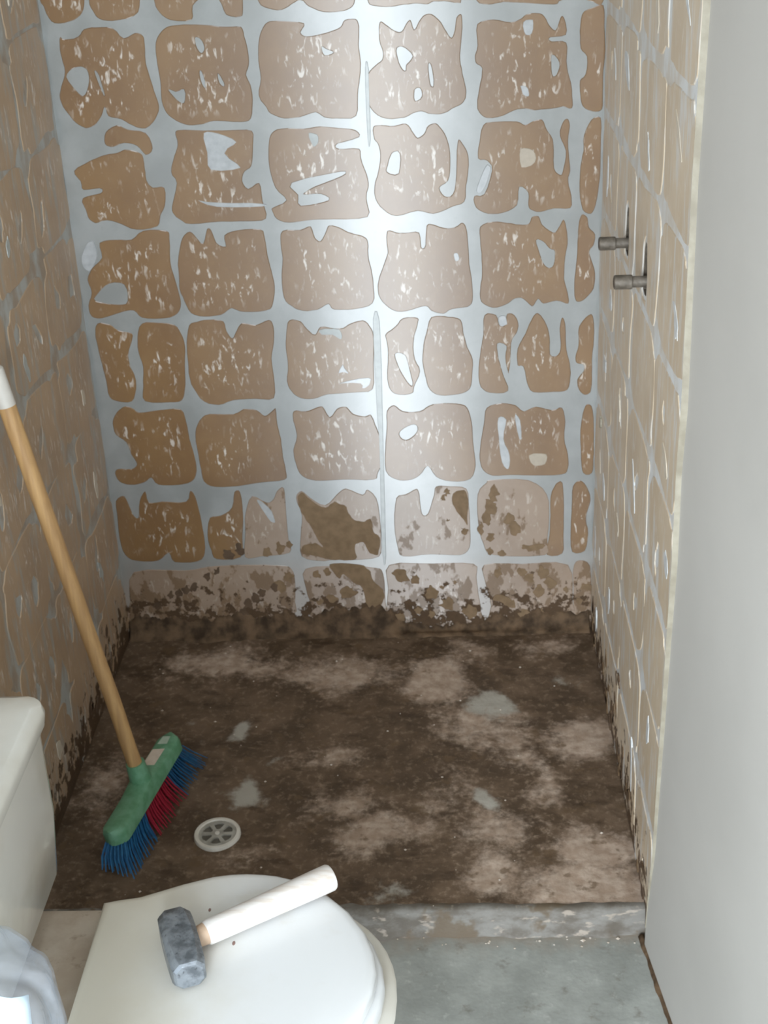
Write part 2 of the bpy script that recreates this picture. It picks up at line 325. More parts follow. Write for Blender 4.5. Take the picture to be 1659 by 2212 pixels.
class NT:
    def __init__(self, name):
        self.m = bpy.data.materials.new(name)
        self.m.use_nodes = True
        self.t = self.m.node_tree
        self.p = self.t.nodes['Principled BSDF']
        self.tc = self.t.nodes.new('ShaderNodeTexCoord')
    def new(self, typ, **kw):
        n = self.t.nodes.new(typ)
        for k, v in kw.items():
            setattr(n, k, v)
        return n
    def set(self, sock, v):
        if isinstance(v, bpy.types.NodeSocket):
            self.t.links.new(v, sock)
        else:
            sock.default_value = v
    def mapped(self, rot=(0, 0, 0), scale=(1, 1, 1), src='Object', loc=(0, 0, 0)):
        n = self.new('ShaderNodeMapping')
        n.inputs['Rotation'].default_value = rot
        n.inputs['Scale'].default_value = scale
        n.inputs['Location'].default_value = loc
        self.t.links.new(self.tc.outputs[src], n.inputs['Vector'])
        return n.outputs['Vector']
    def noise(self, vec, scale, detail=4, rough=0.55, dist=0.0):
        n = self.new('ShaderNodeTexNoise')
        self.t.links.new(vec, n.inputs['Vector'])
        n.inputs['Scale'].default_value = scale
        n.inputs['Detail'].default_value = detail
        n.inputs['Roughness'].default_value = rough
        n.inputs['Distortion'].default_value = dist
        return n.outputs['Fac']
    def ramp(self, v, lo, hi, a=0.0, b=1.0):
        n = self.new('ShaderNodeMapRange')
        n.interpolation_type = 'SMOOTHSTEP'
        self.set(n.inputs['Value'], v)
        n.inputs['From Min'].default_value = lo
        n.inputs['From Max'].default_value = hi
        n.inputs['To Min'].default_value = a
        n.inputs['To Max'].default_value = b
        return n.outputs['Result']
    def math(self, op, a, b=0.0):
        n = self.new('ShaderNodeMath', operation=op)
        self.set(n.inputs[0], a)
        self.set(n.inputs[1], b)
        return n.outputs[0]
    def mix(self, fac, a, b):
        n = self.new('ShaderNodeMix', data_type='RGBA')
        self.set(n.inputs['Factor'], fac)
        self.set(n.inputs['A'], a)
        self.set(n.inputs['B'], b)
        return n.outputs['Result']
    def xyz(self, src='Object'):
        n = self.new('ShaderNodeSeparateXYZ')
        self.t.links.new(self.tc.outputs[src], n.inputs[0])
        return n.outputs
    def attr(self, name):
        n = self.new('ShaderNodeAttribute', attribute_name=name)
        return n.outputs['Fac']
    def bump(self, v, strength, dist):
        n = self.new('ShaderNodeBump')
        n.inputs['Strength'].default_value = strength
        n.inputs['Distance'].default_value = dist
        self.set(n.inputs['Height'], v)
        self.t.links.new(n.outputs['Normal'], self.p.inputs['Normal'])
    def done(self, color, rough=0.5, spec=0.5, coat=0.0, coat_rough=0.1, metal=0.0):
        self.set(self.p.inputs['Base Color'], color)
        self.set(self.p.inputs['Roughness'], rough)
        self.p.inputs['Specular IOR Level'].default_value = spec
        self.p.inputs['Coat Weight'].default_value = coat
        self.p.inputs['Coat Roughness'].default_value = coat_rough
        self.p.inputs['Metallic'].default_value = metal
        return self.m
    def brushed(self, weight, axis, rough=0.4, aniso=0.78):
        """thin sideways-combed glaze: its sheen spreads up and down, hardly to the sides"""
        t = self.new('ShaderNodeCombineXYZ')
        t.inputs[axis].default_value = 1.0
        g = self.new('ShaderNodeBsdfAnisotropic', distribution='BECKMANN')
        g.inputs['Color'].default_value = (1, 1, 1, 1)
        g.inputs['Roughness'].default_value = rough
        g.inputs['Anisotropy'].default_value = aniso
        self.t.links.new(t.outputs[0], g.inputs['Tangent'])
        m = self.new('ShaderNodeMixShader')
        if getattr(self, 'matte', None) is not None:      # damp soil carries no sheen
            weight = self.math('MULTIPLY', self.math('SUBTRACT', 1.0, self.matte), weight)
        self.set(m.inputs[0], weight)
        self.t.links.new(self.p.outputs[0], m.inputs[1])
        self.t.links.new(g.outputs[0], m.inputs[2])
        self.t.links.new(m.outputs[0], self.t.nodes['Material Output'].inputs['Surface'])

def soil(n, color, ztop=0.13, amount=1.0):
    """damp earth splashed up the foot of the walls: a ragged stain that thins out with height"""
    o = n.mapped()
    z = n.xyz()[2]
    w = n.math('ADD', n.noise(o, 30, 6, 0.65), n.math('MULTIPLY', z, -1.7))
    m = n.ramp(w, 0.41 - ztop, 0.46 - ztop)
    m = n.math('MULTIPLY', m, amount)
    d = n.mix(n.noise(o, 60, 4), srgb(66, 50, 36), srgb(100, 80, 60))
    n.matte = m
    return n.mix(m, color, d)

def mat_paint_old():
    n = NT('old_pale_blue_plaster')
    o = n.mapped()
    c = n.mix(n.ramp(n.noise(o, 9, 5), 0.35, 0.7), srgb(134, 138, 137), srgb(154, 158, 158))
    c = n.mix(n.ramp(n.noise(o, 70, 4, 0.7), 0.55, 0.78, 0, 0.35), c, srgb(122, 125, 123))
    z = n.xyz()[2]
    low = n.ramp(n.math('ADD', z, n.math('MULTIPLY', n.noise(o, 14), 0.10)), 0.14, 0.30, 1, 0)
    c = n.mix(n.math('MULTIPLY', low, 0.6), c, srgb(165, 150, 137))
    c = soil(n, c, 0.035)
    n.bump(n.noise(o, 120, 4), 0.06, 0.002)
    n.brushed(0.165, 'X')
    return n.done(c, 0.5, 0.3)

def mat_adhesive(name, base, dark, pale, streak=1.0, rot=0.45, low=0.035, plane='y', gloss=0.115, under=srgb(146, 148, 147), stains=False):
    n = NT(name)
    o = n.mapped()
    c = n.mix(n.ramp(n.noise(o, 7, 4), 0.3, 0.7), base, dark)
    c = n.mix(n.ramp(n.noise(o, 38, 4, 0.6), 0.5, 0.75, 0, 0.25), c, pale)
    if plane == 'x':
        st = n.ramp(n.noise(n.mapped(scale=(1, 26, 5)), 1.6, 5, 0.6, 0.4), 0.50, 0.66, 0, 0.75)
        c = n.mix(st, c, under)
        st = n.ramp(n.noise(n.mapped(scale=(1, 30, 6), loc=(0, 7, 3)), 1.8, 5, 0.6, 0.4), 0.54, 0.68, 0, 0.5)
        c = n.mix(st, c, dark)
    # trowel flecks, thickest in the middle of each patch
    if plane == 'y':
        sv = n.mapped(rot=(0, rot, 0), scale=(105, 1, 38))
        g = n.xyz('Generated')
        a, b = g[0], g[2]
    else:
        sv = n.mapped(rot=(rot, 0, 0), scale=(1, 105, 30))
        g = n.xyz('Generated')
        a, b = g[1], g[2]
    fl = n.ramp(n.noise(sv, 1.0, 3, 0.6, 0.6), 0.55, 0.66)
    patchy = n.ramp(n.noise(n.mapped(loc=(5, 5, 5)), 13, 3), 0.38, 0.56)
    ca = n.math('ABSOLUTE', n.math('SUBTRACT', a, 0.5))
    cb = n.math('ABSOLUTE', n.math('SUBTRACT', b, 0.5))
    cen = n.ramp(n.math('MAXIMUM', ca, cb), 0.22, 0.47, 1, 0)
    fm = n.math('MULTIPLY', n.math('MULTIPLY', fl, patchy), n.math('MULTIPLY', cen, streak))
    c = n.mix(n.math('MULTIPLY', fm, 0.85), c, srgb(222, 215, 206))
    cov = n.ramp(n.math('ADD', n.attr('cover'), n.math('MULTIPLY', n.math('SUBTRACT', n.noise(o, 130, 4), 0.5), 0.9)), 0.0, 0.5)
    c = n.mix(cov, under, c)
    if stains:
        sm = n.noise(n.mapped(rot=(0, 0.7, 0), scale=(1, 1, 0.55), loc=(3, 0, 9)), 30, 5, 0.6)
        z = n.xyz()[2]
        sm = n.ramp(n.math('ADD', sm, n.math('MULTIPLY', z, -0.42)), 0.455, 0.505, 0, 0.8)
        c = n.mix(sm, c, srgb(118, 94, 68))
    c = soil(n, c, low)
    if stains:
        n.matte = n.math('MAXIMUM', n.matte, n.math('MULTIPLY', sm, 0.7))
    n.bump(n.math('ADD', n.noise(sv, 1.0, 2), n.math('MULTIPLY', n.noise(o, 90, 3), 0.5)), 0.06, 0.002)
    n.brushed(gloss, 'X' if plane == 'y' else 'Y')
    return n.done(c, 0.5, 0.3)

M_BASE = mat_paint_old()
def mat_side_base(name, a, b, c2):
    n = NT(name)
    o = n.mapped(scale=(1, 1, 0.55))
    c = n.mix(n.ramp(n.noise(o, 16, 5, 0.6), 0.40, 0.62), a, b)
    c = n.mix(n.ramp(n.noise(o, 60, 5, 0.65), 0.52, 0.72, 0, 0.6), c, c2)
    c = soil(n, c, 0.05)
    n.bump(n.noise(o, 100, 4), 0.12, 0.002)
    return n.done(c, 0.5, 0.5)
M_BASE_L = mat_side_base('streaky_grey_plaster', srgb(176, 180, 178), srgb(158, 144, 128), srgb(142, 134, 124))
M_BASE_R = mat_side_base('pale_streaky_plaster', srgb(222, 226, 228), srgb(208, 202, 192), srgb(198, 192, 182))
M_BROWN = mat_adhesive('brown_tile_adhesive', srgb(132, 98, 53), srgb(119, 85, 43), srgb(146, 117, 78))
M_PINK = mat_adhesive('pale_tile_adhesive', srgb(160, 139, 120), srgb(146, 124, 104), srgb(170, 152, 136), 0.5, low=0.045, gloss=0.085, stains=True)
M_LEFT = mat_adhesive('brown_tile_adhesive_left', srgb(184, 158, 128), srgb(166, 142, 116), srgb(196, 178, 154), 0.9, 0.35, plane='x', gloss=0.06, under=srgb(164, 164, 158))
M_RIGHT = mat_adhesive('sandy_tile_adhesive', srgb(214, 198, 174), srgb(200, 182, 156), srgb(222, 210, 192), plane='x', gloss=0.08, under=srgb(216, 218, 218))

def mat_simple(name, c0, c1, scale=20, rough=0.5, spec=0.5, coat=0.0, bump=0.0, metal=0.0, coat_rough=0.1):
    n = NT(name)
    o = n.mapped()
    f = n.noise(o, scale, 5)
    if bump:
        n.bump(n.noise(o, scale * 4, 4), bump, 0.002)
    return n.done(n.mix(n.ramp(f, 0.3, 0.7), c0, c1), rough, spec, coat, coat_rough, metal)

def mat_glazed(name, c0, c1, w, axis='X'):
    n = NT(name)
    o = n.mapped()
    n.bump(n.noise(o, 200, 4), 0.2, 0.002)
    n.brushed(w, axis)
    return n.done(n.mix(n.ramp(n.noise(o, 60, 5), 0.3, 0.7), c0, c1), 0.5, 0.3)
M_SMEAR = mat_glazed('white_plaster_smear', srgb(158, 163, 166), srgb(180, 184, 187), 0.15)
M_SMEARY = mat_glazed('beige_plaster_smear', srgb(170, 158, 140), srgb(182, 170, 152), 0.10)
M_GREYLINE = mat_glazed('grey_grout_line', srgb(128, 134, 131), srgb(146, 152, 149), 0.12)
M_SMEAR_S = mat_glazed('white_side_smear', srgb(196, 200, 202), srgb(216, 220, 222), 0.06, 'Y')
M_SMEARY_S = mat_glazed('beige_side_smear', srgb(198, 188, 170), srgb(210, 200, 184), 0.05, 'Y')
M_GREYLINE_S = mat_glazed('grey_side_smear', srgb(160, 166, 164), srgb(180, 186, 184), 0.05, 'Y')
M_SPLASH = mat_simple('tan_soil_splash', srgb(120, 98, 72), srgb(136, 113, 86), 50, 0.6)
M_SPLASHD = mat_simple('dark_soil_splash', srgb(80, 63, 47), srgb(102, 82, 63), 50, 0.6)
M_MUD = mat_simple('damp_mud', srgb(60, 47, 34), srgb(112, 91, 70), 30, 0.8, 0.25, bump=0.8)
M_GREY = mat_simple('grey_wall_paint', srgb(177, 175, 170), srgb(183, 181, 176), 3, 0.6, bump=0.06)
M_EDGE = mat_simple('cream_plaster_edge', srgb(136, 129, 113), srgb(158, 152, 136), 30, 0.6, bump=0.3)
M_WHITEWALL = mat_simple('raw_grey_plaster', srgb(120, 118, 112), srgb(136, 134, 128), 3, 0.7)
M_DARKHOLE = mat_simple('broken_mortar', srgb(74, 66, 56), srgb(104, 95, 84), 60, 0.9, bump=0.8)

def mat_front_floor():
    n = NT('grey_cement_floor')
    o = n.mapped()
    c = n.mix(n.ramp(n.noise(o, 9, 6, 0.6), 0.3, 0.72), srgb(139, 142, 137), srgb(168, 171, 166))
    c = n.mix(n.ramp(n.noise(o, 45, 5, 0.65), 0.56, 0.74, 0, 0.55), c, srgb(190, 191, 186))
    c = n.mix(n.ramp(n.noise(n.mapped(loc=(3, 1, 7)), 30, 5, 0.65), 0.58, 0.74, 0, 0.6), c, srgb(112, 108, 98))
    y = n.xyz()[1]
    edge = n.ramp(n.math('ADD', y, n.math('MULTIPLY', n.noise(o, 30, 4), 0.09)), -0.93, -0.86)
    c = n.mix(n.math('MULTIPLY', edge, 0.65), c, srgb(150, 132, 114))
    n.bump(n.noise(o, 90, 5), 0.25, 0.003)
    return n.done(c, 0.55, 0.4)

def mat_shower_floor():
    n = NT('muddy_shower_floor')
    o = n.mapped()
    res, gry = n.attr('residue'), n.attr('scrape')
    big = n.noise(o, 11, 6, 0.62, 0.4)
    fine = n.noise(o, 70, 5, 0.7)
    dark = n.mix(n.ramp(big, 0.35, 0.65), srgb(80, 64, 48), srgb(112, 93, 75))
    dark = n.mix(n.ramp(fine, 0.5, 0.70, 0, 0.6), dark, srgb(150, 130, 110))
    dark = n.mix(n.ramp(n.noise(n.mapped(loc=(4, 4, 4), rot=(0, 0, 0.6), scale=(1, 2.2, 1)), 9, 5, 0.6), 0.56, 0.66, 0, 0.6), dark, srgb(64, 49, 35))
    k = n.math('ADD', n.math('MULTIPLY', res, 0.70), n.math('ADD', n.math('MULTIPLY', big, 0.55), n.math('MULTIPLY', fine, 0.50)))
    rm = n.ramp(k, 0.62, 0.95)
    light = n.mix(n.ramp(n.noise(o, 40, 4), 0.35, 0.7), srgb(170, 149, 131), srgb(200, 182, 166))
    c = n.mix(n.math('MULTIPLY', rm, 0.9), dark, light)
    spots = n.ramp(n.math('SUBTRACT', n.noise(n.mapped(loc=(2, 8, 1)), 24, 5, 0.6), n.math('MULTIPLY', gry, 0.4)), 0.57, 0.66, 0, 0.7)
    c = n.mix(spots, c, srgb(104, 84, 62))
    g = n.ramp(n.math('ADD', n.math('MULTIPLY', gry, 0.75), n.math('MULTIPLY', n.noise(o, 45, 5, 0.65), 0.7)), 0.62, 0.95)
    c = n.mix(g, c, srgb(174, 170, 160))
    y = n.xyz()[1]
    n.bump(n.math('ADD', fine, n.noise(o, 30, 4)), 0.35, 0.004)
    return n.done(c, n.ramp(big, 0.3, 0.7, 0.5, 0.75), 0.4)

M_FLOOR = mat_shower_floor()
M_FRONT = mat_front_floor()

# ------------------------------------------------------------------ the setting
# back wall, its adhesive patches, smears and splashes
wall_back = structure(link('wall_back', mesh('wall_back', *box((-0.1, 0, -0.2), (1.30, 0.12, 2.45))), M_BASE))
MATS = {'b': M_BROWN, 'p': M_PINK}
for k, (m, ol, hs) in enumerate(PATCHES):
    h = 0.0014 + 0.0004 * noise.noise(Vector((k * 1.7, 0.3, 0)))
    link('adhesive_patch', patch_mesh('adhesive_patch', *(ol, hs, on_back, -0.0004, h)), MATS[m], wall_back)
SM = {'w': M_SMEAR, 'y': M_SMEARY, 'g': M_GREYLINE}
for m, ol in SMEARS:
    link('plaster_smear', mesh('plaster_smear', *plaque(ol, [], on_back, -0.001, 0.0023, 0.9, 1.6, 3)), SM[m], wall_back)

def blob(cx, cz, rx, rz, ang, seed, n=14):
    out = []
    ca, sa = math.cos(math.radians(ang)), math.sin(math.radians(ang))
    for i in range(n):
        t = 2 * math.pi * i / n
        k = 1 + 0.5 * noise.noise(Vector((math.cos(t) * 1.3 + seed * 3.1, math.sin(t) * 1.3, seed))) + 0.35 * noise.noise(Vector((math.cos(t) * 3.4 + seed * 1.7, math.sin(t) * 3.4, seed * 2.1)))
        a, b = rx * k * math.cos(t), rz * k * math.sin(t)
        out.append((cx + a * ca - b * sa, cz + a * sa + b * ca))
    return out

for k, (cx, cz, rx, rz, an) in enumerate(SPLASH):
    link('mud_splash', mesh('mud_splash', *plaque(blob(cx, cz, rx, rz, an, k), [], on_back, -0.001, 0.0024 + 0.0001 * (k % 3), 1.0, 3.5, 4)), M_SPLASHD if k < N_DARK else M_SPLASH, wall_back)
for ol in TAN:
    link('mud_splash', mesh('mud_splash', *plaque(ol, [], on_back, -0.001, 0.0022, 1.0, 3.5, 4)), M_SPLASH, wall_back)

# left wall of the shower and the toilet corner
wall_left = structure(link('wall_left', mesh('wall_left', *box((-0.12, -2.20, -0.2), (0, 0.0, 2.45))), M_BASE_L))
ROWZ = [1.531, 1.339, 1.147, 0.954, 0.762, 0.570, 0.378, 0.186, 0.008]

def cell_outline(a0, a1, b0, b1, gap, seed, rough=1.0, n=22, gapb=None):
    """a squarish blob of adhesive left by one tile (mm)"""
    ca, cb = (a0 + a1) / 2, (b0 + b1) / 2
    ra, rb = (a1 - a0) / 2 - gap, (b1 - b0) / 2 - (gap if gapb is None else gapb)
    out = []
    for i in range(n):
        t = 2 * math.pi * i / n
        c, s = math.cos(t), math.sin(t)
        p = 0.42
        x = math.copysign(abs(c) ** p, c)
        y = math.copysign(abs(s) ** p, s)
        k = 1 + rough * (0.16 * noise.noise(Vector((c * 1.4 + seed * 5.3, s * 1.4, seed * 0.7))) + 0.10 * noise.noise(Vector((c * 4 + seed * 2.3, s * 4, seed))))
        out.append((ca + ra * x * min(k, 1.10), cb + rb * y * min(k, 1.10)))
    return out

rng = random.Random(7)
LCOL = [-4, -252, -502, -752, -1002, -1252]
for i in range(len(LCOL) - 1):
    for j in range(len(ROWZ) - 1):
        seed = i * 17 + j * 3.3 + 1
        ol = cell_outline(LCOL[i + 1] + (14 if i == 4 else 0), LCOL[i], ROWZ[j + 1] * 1000, ROWZ[j] * 1000, 2 + 4 * rng.random(), seed, 1.5)
        hs = []
        for q in range(rng.choice((1, 1, 2))):
            ca = (LCOL[i] + LCOL[i + 1]) / 2 + (q * 2 - 1) * 52 + rng.uniform(-18, 18)
            cb = (ROWZ[j] + ROWZ[j + 1]) * 500 + rng.uniform(-35, 35)
            hs.append(blob(ca, cb, rng.uniform(9, 22), rng.uniform(14, 34), rng.uniform(-40, 40), seed + q, 10))
        link('adhesive_patch', patch_mesh('adhesive_patch', *(ol, hs, on_left, -0.0004, 0.0012 + 0.0005 * rng.random(), 1.8, 2.0)), M_LEFT, wall_left)
        if rng.random() < 0.55:
            ca = (LCOL[i] + LCOL[i + 1]) / 2 + rng.uniform(-60, 60)
            cb = (ROWZ[j] + ROWZ[j + 1]) * 500 + rng.uniform(-50, 50)
            link('plaster_smear', mesh('plaster_smear', *plaque(blob(ca, cb, rng.uniform(8, 16), rng.uniform(20, 45), rng.uniform(-30, 30), seed + 9, 12), [], on_left, -0.001, 0.0022, 0.9, 1.5, 2)), rng.choice((M_GREYLINE_S, M_GREYLINE_S, M_SMEARY_S)), wall_left)
for k in range(26):       # soil splashed low on the left wall
    ca, cb = -rng.uniform(10, 900), abs(rng.gauss(0, 0.06)) * 1000 + 8
    link('mud_splash', mesh('mud_splash', *plaque(blob(ca, cb, rng.uniform(6, 15), rng.uniform(8, 20), rng.uniform(-60, 60), 40 + k, 11), [], on_left, -0.001, 0.0024, 1.0, 2.5, 3)), M_SPLASHD, wall_left)

# right wall of the shower: a stripped face with two chiselled pipe holes
PIPES = [(-395.0, 998.0), (-615.0, 998.0)]
face = [(-1017, 2450), (0, 2450), (0, -200), (-955, -200), (-955, 0), (-962, 60), (-984, 180), (-990, 300), (-1000, 480), (-1006, 600), (-1014, 720), (-1010, 850), (-1020, 951), (-1014, 1120), (-1010, 1240), (-1018, 1455)]
holes = []
for k, (py, pz) in enumerate(PIPES):
    holes.append([(py + a, pz + b) for a, b in [(-20, -8), (-17, -19), (0, -21), (16, -17), (21, 2), (16, 24), (14, 48), (4, 62), (-10, 60), (-16, 38), (-22, 14)]])
rw = plaque(face, holes, on_right, -0.035, 0.0, 0.0, 0.6, 1)
rb = box((XR + 0.034, -0.95, -0.2), (XR + 0.12, 0.0, 2.45))
wall_right = structure(link('wall_right', mesh('wall_right', *rw), M_BASE_R))
wall_right.data.materials.append(M_DARKHOLE)
for p in wall_right.data.polygons:
    c = p.center
    if len(p.vertices) == 4 and -0.65 < c.y < -0.35 and 0.9 < c.z < 1.1:
        p.material_index = 1
link('broken_mortar', mesh('broken_mortar', *rb), M_DARKHOLE, wall_right)
RCOL = [-4, -250, -494, -757, -1000]
for i in range(len(RCOL) - 1):
    for j in range(len(ROWZ) - 1):
        seed = i * 13 + j * 4.1 + 60
        a1 = RCOL[i]
        a0 = RCOL[i + 1]
        if i == 3:
            a0 = -1000 if ROWZ[j] > 0.6 else (-984 if ROWZ[j] > 0.3 else -958)
        ol = cell_outline(a0, a1, ROWZ[j + 1] * 1000, ROWZ[j] * 1000, 3.5 + 4 * rng.random(), seed, 1.0, gapb=6 + 4 * rng.random())
        hs = []
        zc = (ROWZ[j] + ROWZ[j + 1]) / 2
        for py, pz in PIPES:
            if a0 < py < a1 and ROWZ[j + 1] - 0.03 < pz / 1000 < ROWZ[j]:
                hs.append([(py + a, pz + b) for a, b in [(-26, -10), (-20, -25), (0, -27), (20, -23), (27, 2), (21, 26), (19, 52), (6, 69), (-13, 67), (-21, 42), (-28, 16)]])
        if not hs and rng.random() < 0.6:
            hs.append(blob((a0 + a1) / 2 + rng.uniform(-45, 45), zc * 1000 + rng.uniform(-30, 30), rng.uniform(7, 16), rng.uniform(12, 30), rng.uniform(-50, 50), seed, 10))
        link('adhesive_patch', patch_mesh('adhesive_patch', *(ol, hs, on_right, -0.0004, 0.0012 + 0.0005 * rng.random(), 1.8, 2.0)), M_RIGHT, wall_right)
        if rng.random() < 0.6 and not (i in (1, 2) and j == 3):
            link('plaster_smear', mesh('plaster_smear', *plaque(blob((a0 + a1) / 2 + rng.uniform(-75, 75), zc * 1000 + rng.uniform(-55, 55), rng.uniform(8, 18), rng.uniform(18, 42), rng.uniform(-60, 10), seed + 5, 12), [], on_right, -0.001, 0.0022, 0.9, 1.5, 2)), rng.choice((M_SMEAR_S, M_SMEAR_S, M_SMEARY_S)), wall_right)
link('plaster_smear', mesh('plaster_smear', *plaque(blob(-108, 548, 9, 13, 0, 77), [], on_right, -0.001, 0.0045, 1.2, 1.0, 2)), M_EDGE, wall_right)
for k in range(44):       # soil splashed low on the right wall
    ca = -rng.uniform(20, 930)
    cb = abs(rng.gauss(0, 0.05 if ca > -350 else 0.09)) * 1000 + 8
    link('mud_splash', mesh('mud_splash', *plaque(blob(ca, cb, rng.uniform(8, 18), rng.uniform(8, 20), rng.uniform(-70, 20), 80 + k, 11), [], on_right, -0.001, 0.0024, 1.0, 2.5, 3)), rng.choice((M_SPLASH, M_SPLASHD)), wall_right)
# pale broken plaster along the front edge of the stripped face
ed = [(-955, 0), (-962, 60), (-984, 180), (-990, 300), (-1000, 480), (-1006, 600), (-1014, 720), (-1010, 850), (-1020, 951), (-1014, 1120), (-1010, 1240), (-1018, 1455), (-1018, 1900)]
rings = []
for k in range(len(ed) * 5 - 4):
    a, b = ed[k // 5], ed[min(k // 5 + 1, len(ed) - 1)]
    t = (k % 5) / 5
    y, z = (a[0] + (b[0] - a[0]) * t) / 1000, (a[1] + (b[1] - a[1]) * t) / 1000
    w = 0.006 + 0.005 * max(-0.7, noise.noise(Vector((z * 14, 1.7, 0)))) + 0.004 * noise.noise(Vector((z * 45, 4, 0)))
    w = max(w * 0.35, 0.001)
    rings.append([(XR + 0.004, y + w, z), (XR - 0.003, y + w * 0.6, z), (XR - 0.0065, y - 0.001, z), (XR + 0.004, y - 0.002, z)])
link('plaster_edge', mesh('plaster_edge', *loft(rings)), M_EDGE, wall_right)

# painted grey wall running on towards the door, leaning away from the shower's line
gx = lambda y: 1.049 + (-(y) - 0.95) * 0.117
gv, gf = [], []
zs = [-0.2, 0.0, 0.06, 0.18, 0.30, 0.48, 0.60, 0.72, 0.85, 0.951, 1.12, 1.24, 1.455, 2.45]
ye = [-0.950, -0.955, -0.962, -0.984, -0.990, -1.000, -1.006, -1.014, -1.010, -1.020, -1.014, -1.010, -1.018, -1.018]
for z, y in zip(zs, ye):
    gv += [(gx(y) - 0.001, y, z), (gx(-3.1), -3.1, z), (gx(-3.1) + 0.12, -3.1, z), (gx(y) + 0.12, y, z)]
for k in range(len(zs) - 1):
    for i in range(4):
        j = (i + 1) % 4
        gf.append((k * 4 + i, k * 4 + j, k * 4 + 4 + j, k * 4 + 4 + i))
gf += [(3, 2, 1, 0), tuple(range(len(gv) - 4, len(gv)))]
wall_right_front = structure(link('wall_right_front', mesh('wall_right_front', gv, gf), M_GREY))

# rest of the room behind and beside the camera
structure(link('wall_left_front', mesh('wall_left_front', *join(box((-0.80, -3.1, -0.2), (-0.70, -2.20, 2.45)), box((-0.80, -2.22, -0.2), (-0.12, -2.12, 2.45)))), M_WHITEWALL))
structure(link('wall_front', mesh('wall_front', *join(box((-0.80, -3.12, -0.2), (-0.62, -3.0, 2.45)), box((-0.62, -3.12, -0.2), (-0.27, -3.0, 1.0)), box((-0.62, -3.12, 2.1), (-0.27, -3.0, 2.45)), box((1.187, -3.12, -0.2), (1.45, -3.0, 2.45)), box((-0.27, -3.12, 2.15), (1.187, -3.0, 2.45)))), M_WHITEWALL))
structure(link('ceiling', mesh('ceiling', *box((-0.85, -3.12, 2.45), (1.5, 0.12, 2.55))), mat_simple('white_ceiling_paint', srgb(222, 220, 214), srgb(230, 228, 223), 3, 0.7)))
structure(link('ground', mesh('ground', *box((-8, -16, -0.25), (9, -3.12, -0.07))), mat_simple('pale_concrete_yard', srgb(84, 82, 78), srgb(96, 94, 89), 2, 0.8)))

# floors
def floor_grid(x0, x1, y0, y1, nx, ny, zf, name, mat, attrs=None):
    V, F = [], []
    for j in range(ny + 1):
        for i in range(nx + 1):
            x, y = x0 + (x1 - x0) * i / nx, y0 + (y1 - y0) * j / ny
            V.append((x, y, zf(x, y)))
    for j in range(ny):
        for i in range(nx):
            a = j * (nx + 1) + i
            F.append((a, a + 1, a + nx + 2, a + nx + 1))
    me = bpy.data.meshes.new(name)
    me.from_pydata(V, [], F)
    for p in me.polygons:
        p.use_smooth = True
    if attrs:
        for an, fn in attrs.items():
            at = me.attributes.new(an, 'FLOAT', 'POINT')
            at.data.foreach_set('value', [fn(v[0], v[1]) for v in V])
    return link(name, me, mat)

def blobs(kind):
    L = [b for b in FLOOR_BLOBS if b[5] == kind]
    pre = [(b[0], b[1], b[2], b[3], math.cos(math.radians(b[4])), math.sin(math.radians(b[4])), b[6]) for b in L]
    def fn(x, y):
        w1 = noise.noise(Vector((x * 14, y * 14, 5.0))) * 0.035
        w2 = noise.noise(Vector((x * 14, y * 14, 11.0))) * 0.035
        s = 0.0
        for cx, cy, rx, ry, c, sn, amp in pre:
            dx, dy = x + w1 - cx, y + w2 - cy
            u, v = (dx * c + dy * sn) / rx, (-dx * sn + dy * c) / ry
            q = u * u + v * v
            if q < 6:
                s = max(s, amp * math.exp(-q * 0.9))
        return s
    return fn

def zf_shower(x, y):
    return 0.0025 * noise.noise(Vector((x * 9, y * 9, 0))) + 0.0015 * noise.noise(Vector((x * 35, y * 35, 2)))

floor = structure(floor_grid(-0.02, 1.075, STEP_Y, 0.02, 200, 170, zf_shower, 'floor', M_FLOOR, {'residue': blobs(0), 'scrape': blobs(1)}))
# the broken cement step down to the lower floor
rings = []
for i in range(161):
    x = 0.0 + 1.075 * i / 160
    e = 0.006 * noise.noise(Vector((x * 11, 0, 1))) + 0.004 * noise.noise(Vector((x * 40, 0, 4)))
    t = 0.003 * noise.noise(Vector((x * 25, 3, 1)))
    z0 = zf_shower(x, STEP_Y)
    rings.append([(x, STEP_Y + 0.03, -0.10), (x, STEP_Y + 0.03, z0 - 0.004), (x, STEP_Y + 0.004, z0 + 0.002), (x, STEP_Y - 0.004 + e * 0.5, z0 - 0.001 + t), (x, STEP_Y - 0.008 + e, -0.012 + t), (x, STEP_Y - 0.012 + e, -0.028), (x, STEP_Y - 0.022 + e * 1.5, FZ + 0.002), (x, STEP_Y - 0.03, -0.10)])
def mat_step():
    n = NT('chipped_cement_step')
    o = n.mapped(scale=(1, 1, 2.2))
    c = n.mix(n.ramp(n.noise(o, 16, 5, 0.6), 0.38, 0.62), srgb(98, 91, 82), srgb(128, 125, 119))
    c = n.mix(n.ramp(n.noise(n.mapped(loc=(1, 2, 3), scale=(1, 1, 3)), 30, 4), 0.58, 0.68, 0, 0.8), c, srgb(168, 157, 144))
    c = n.mix(n.ramp(n.noise(n.mapped(loc=(7, 2, 3)), 12, 4), 0.57, 0.64, 0, 0.9), c, srgb(100, 86, 68))
    n.bump(n.noise(o, 90, 5), 0.4, 0.003)
    return n.done(c, 0.6, 0.4)
structure(link('trim_1', mesh('trim_1', *loft(rings), smooth=True), mat_step()))
def zf_front(x, y):
    return FZ + 0.0015 * noise.noise(Vector((x * 12, y * 12, 7)))
structure(floor_grid(-0.72, 1.32, -3.12, STEP_Y - 0.006, 120, 120, zf_front, 'floor_front', M_FRONT))
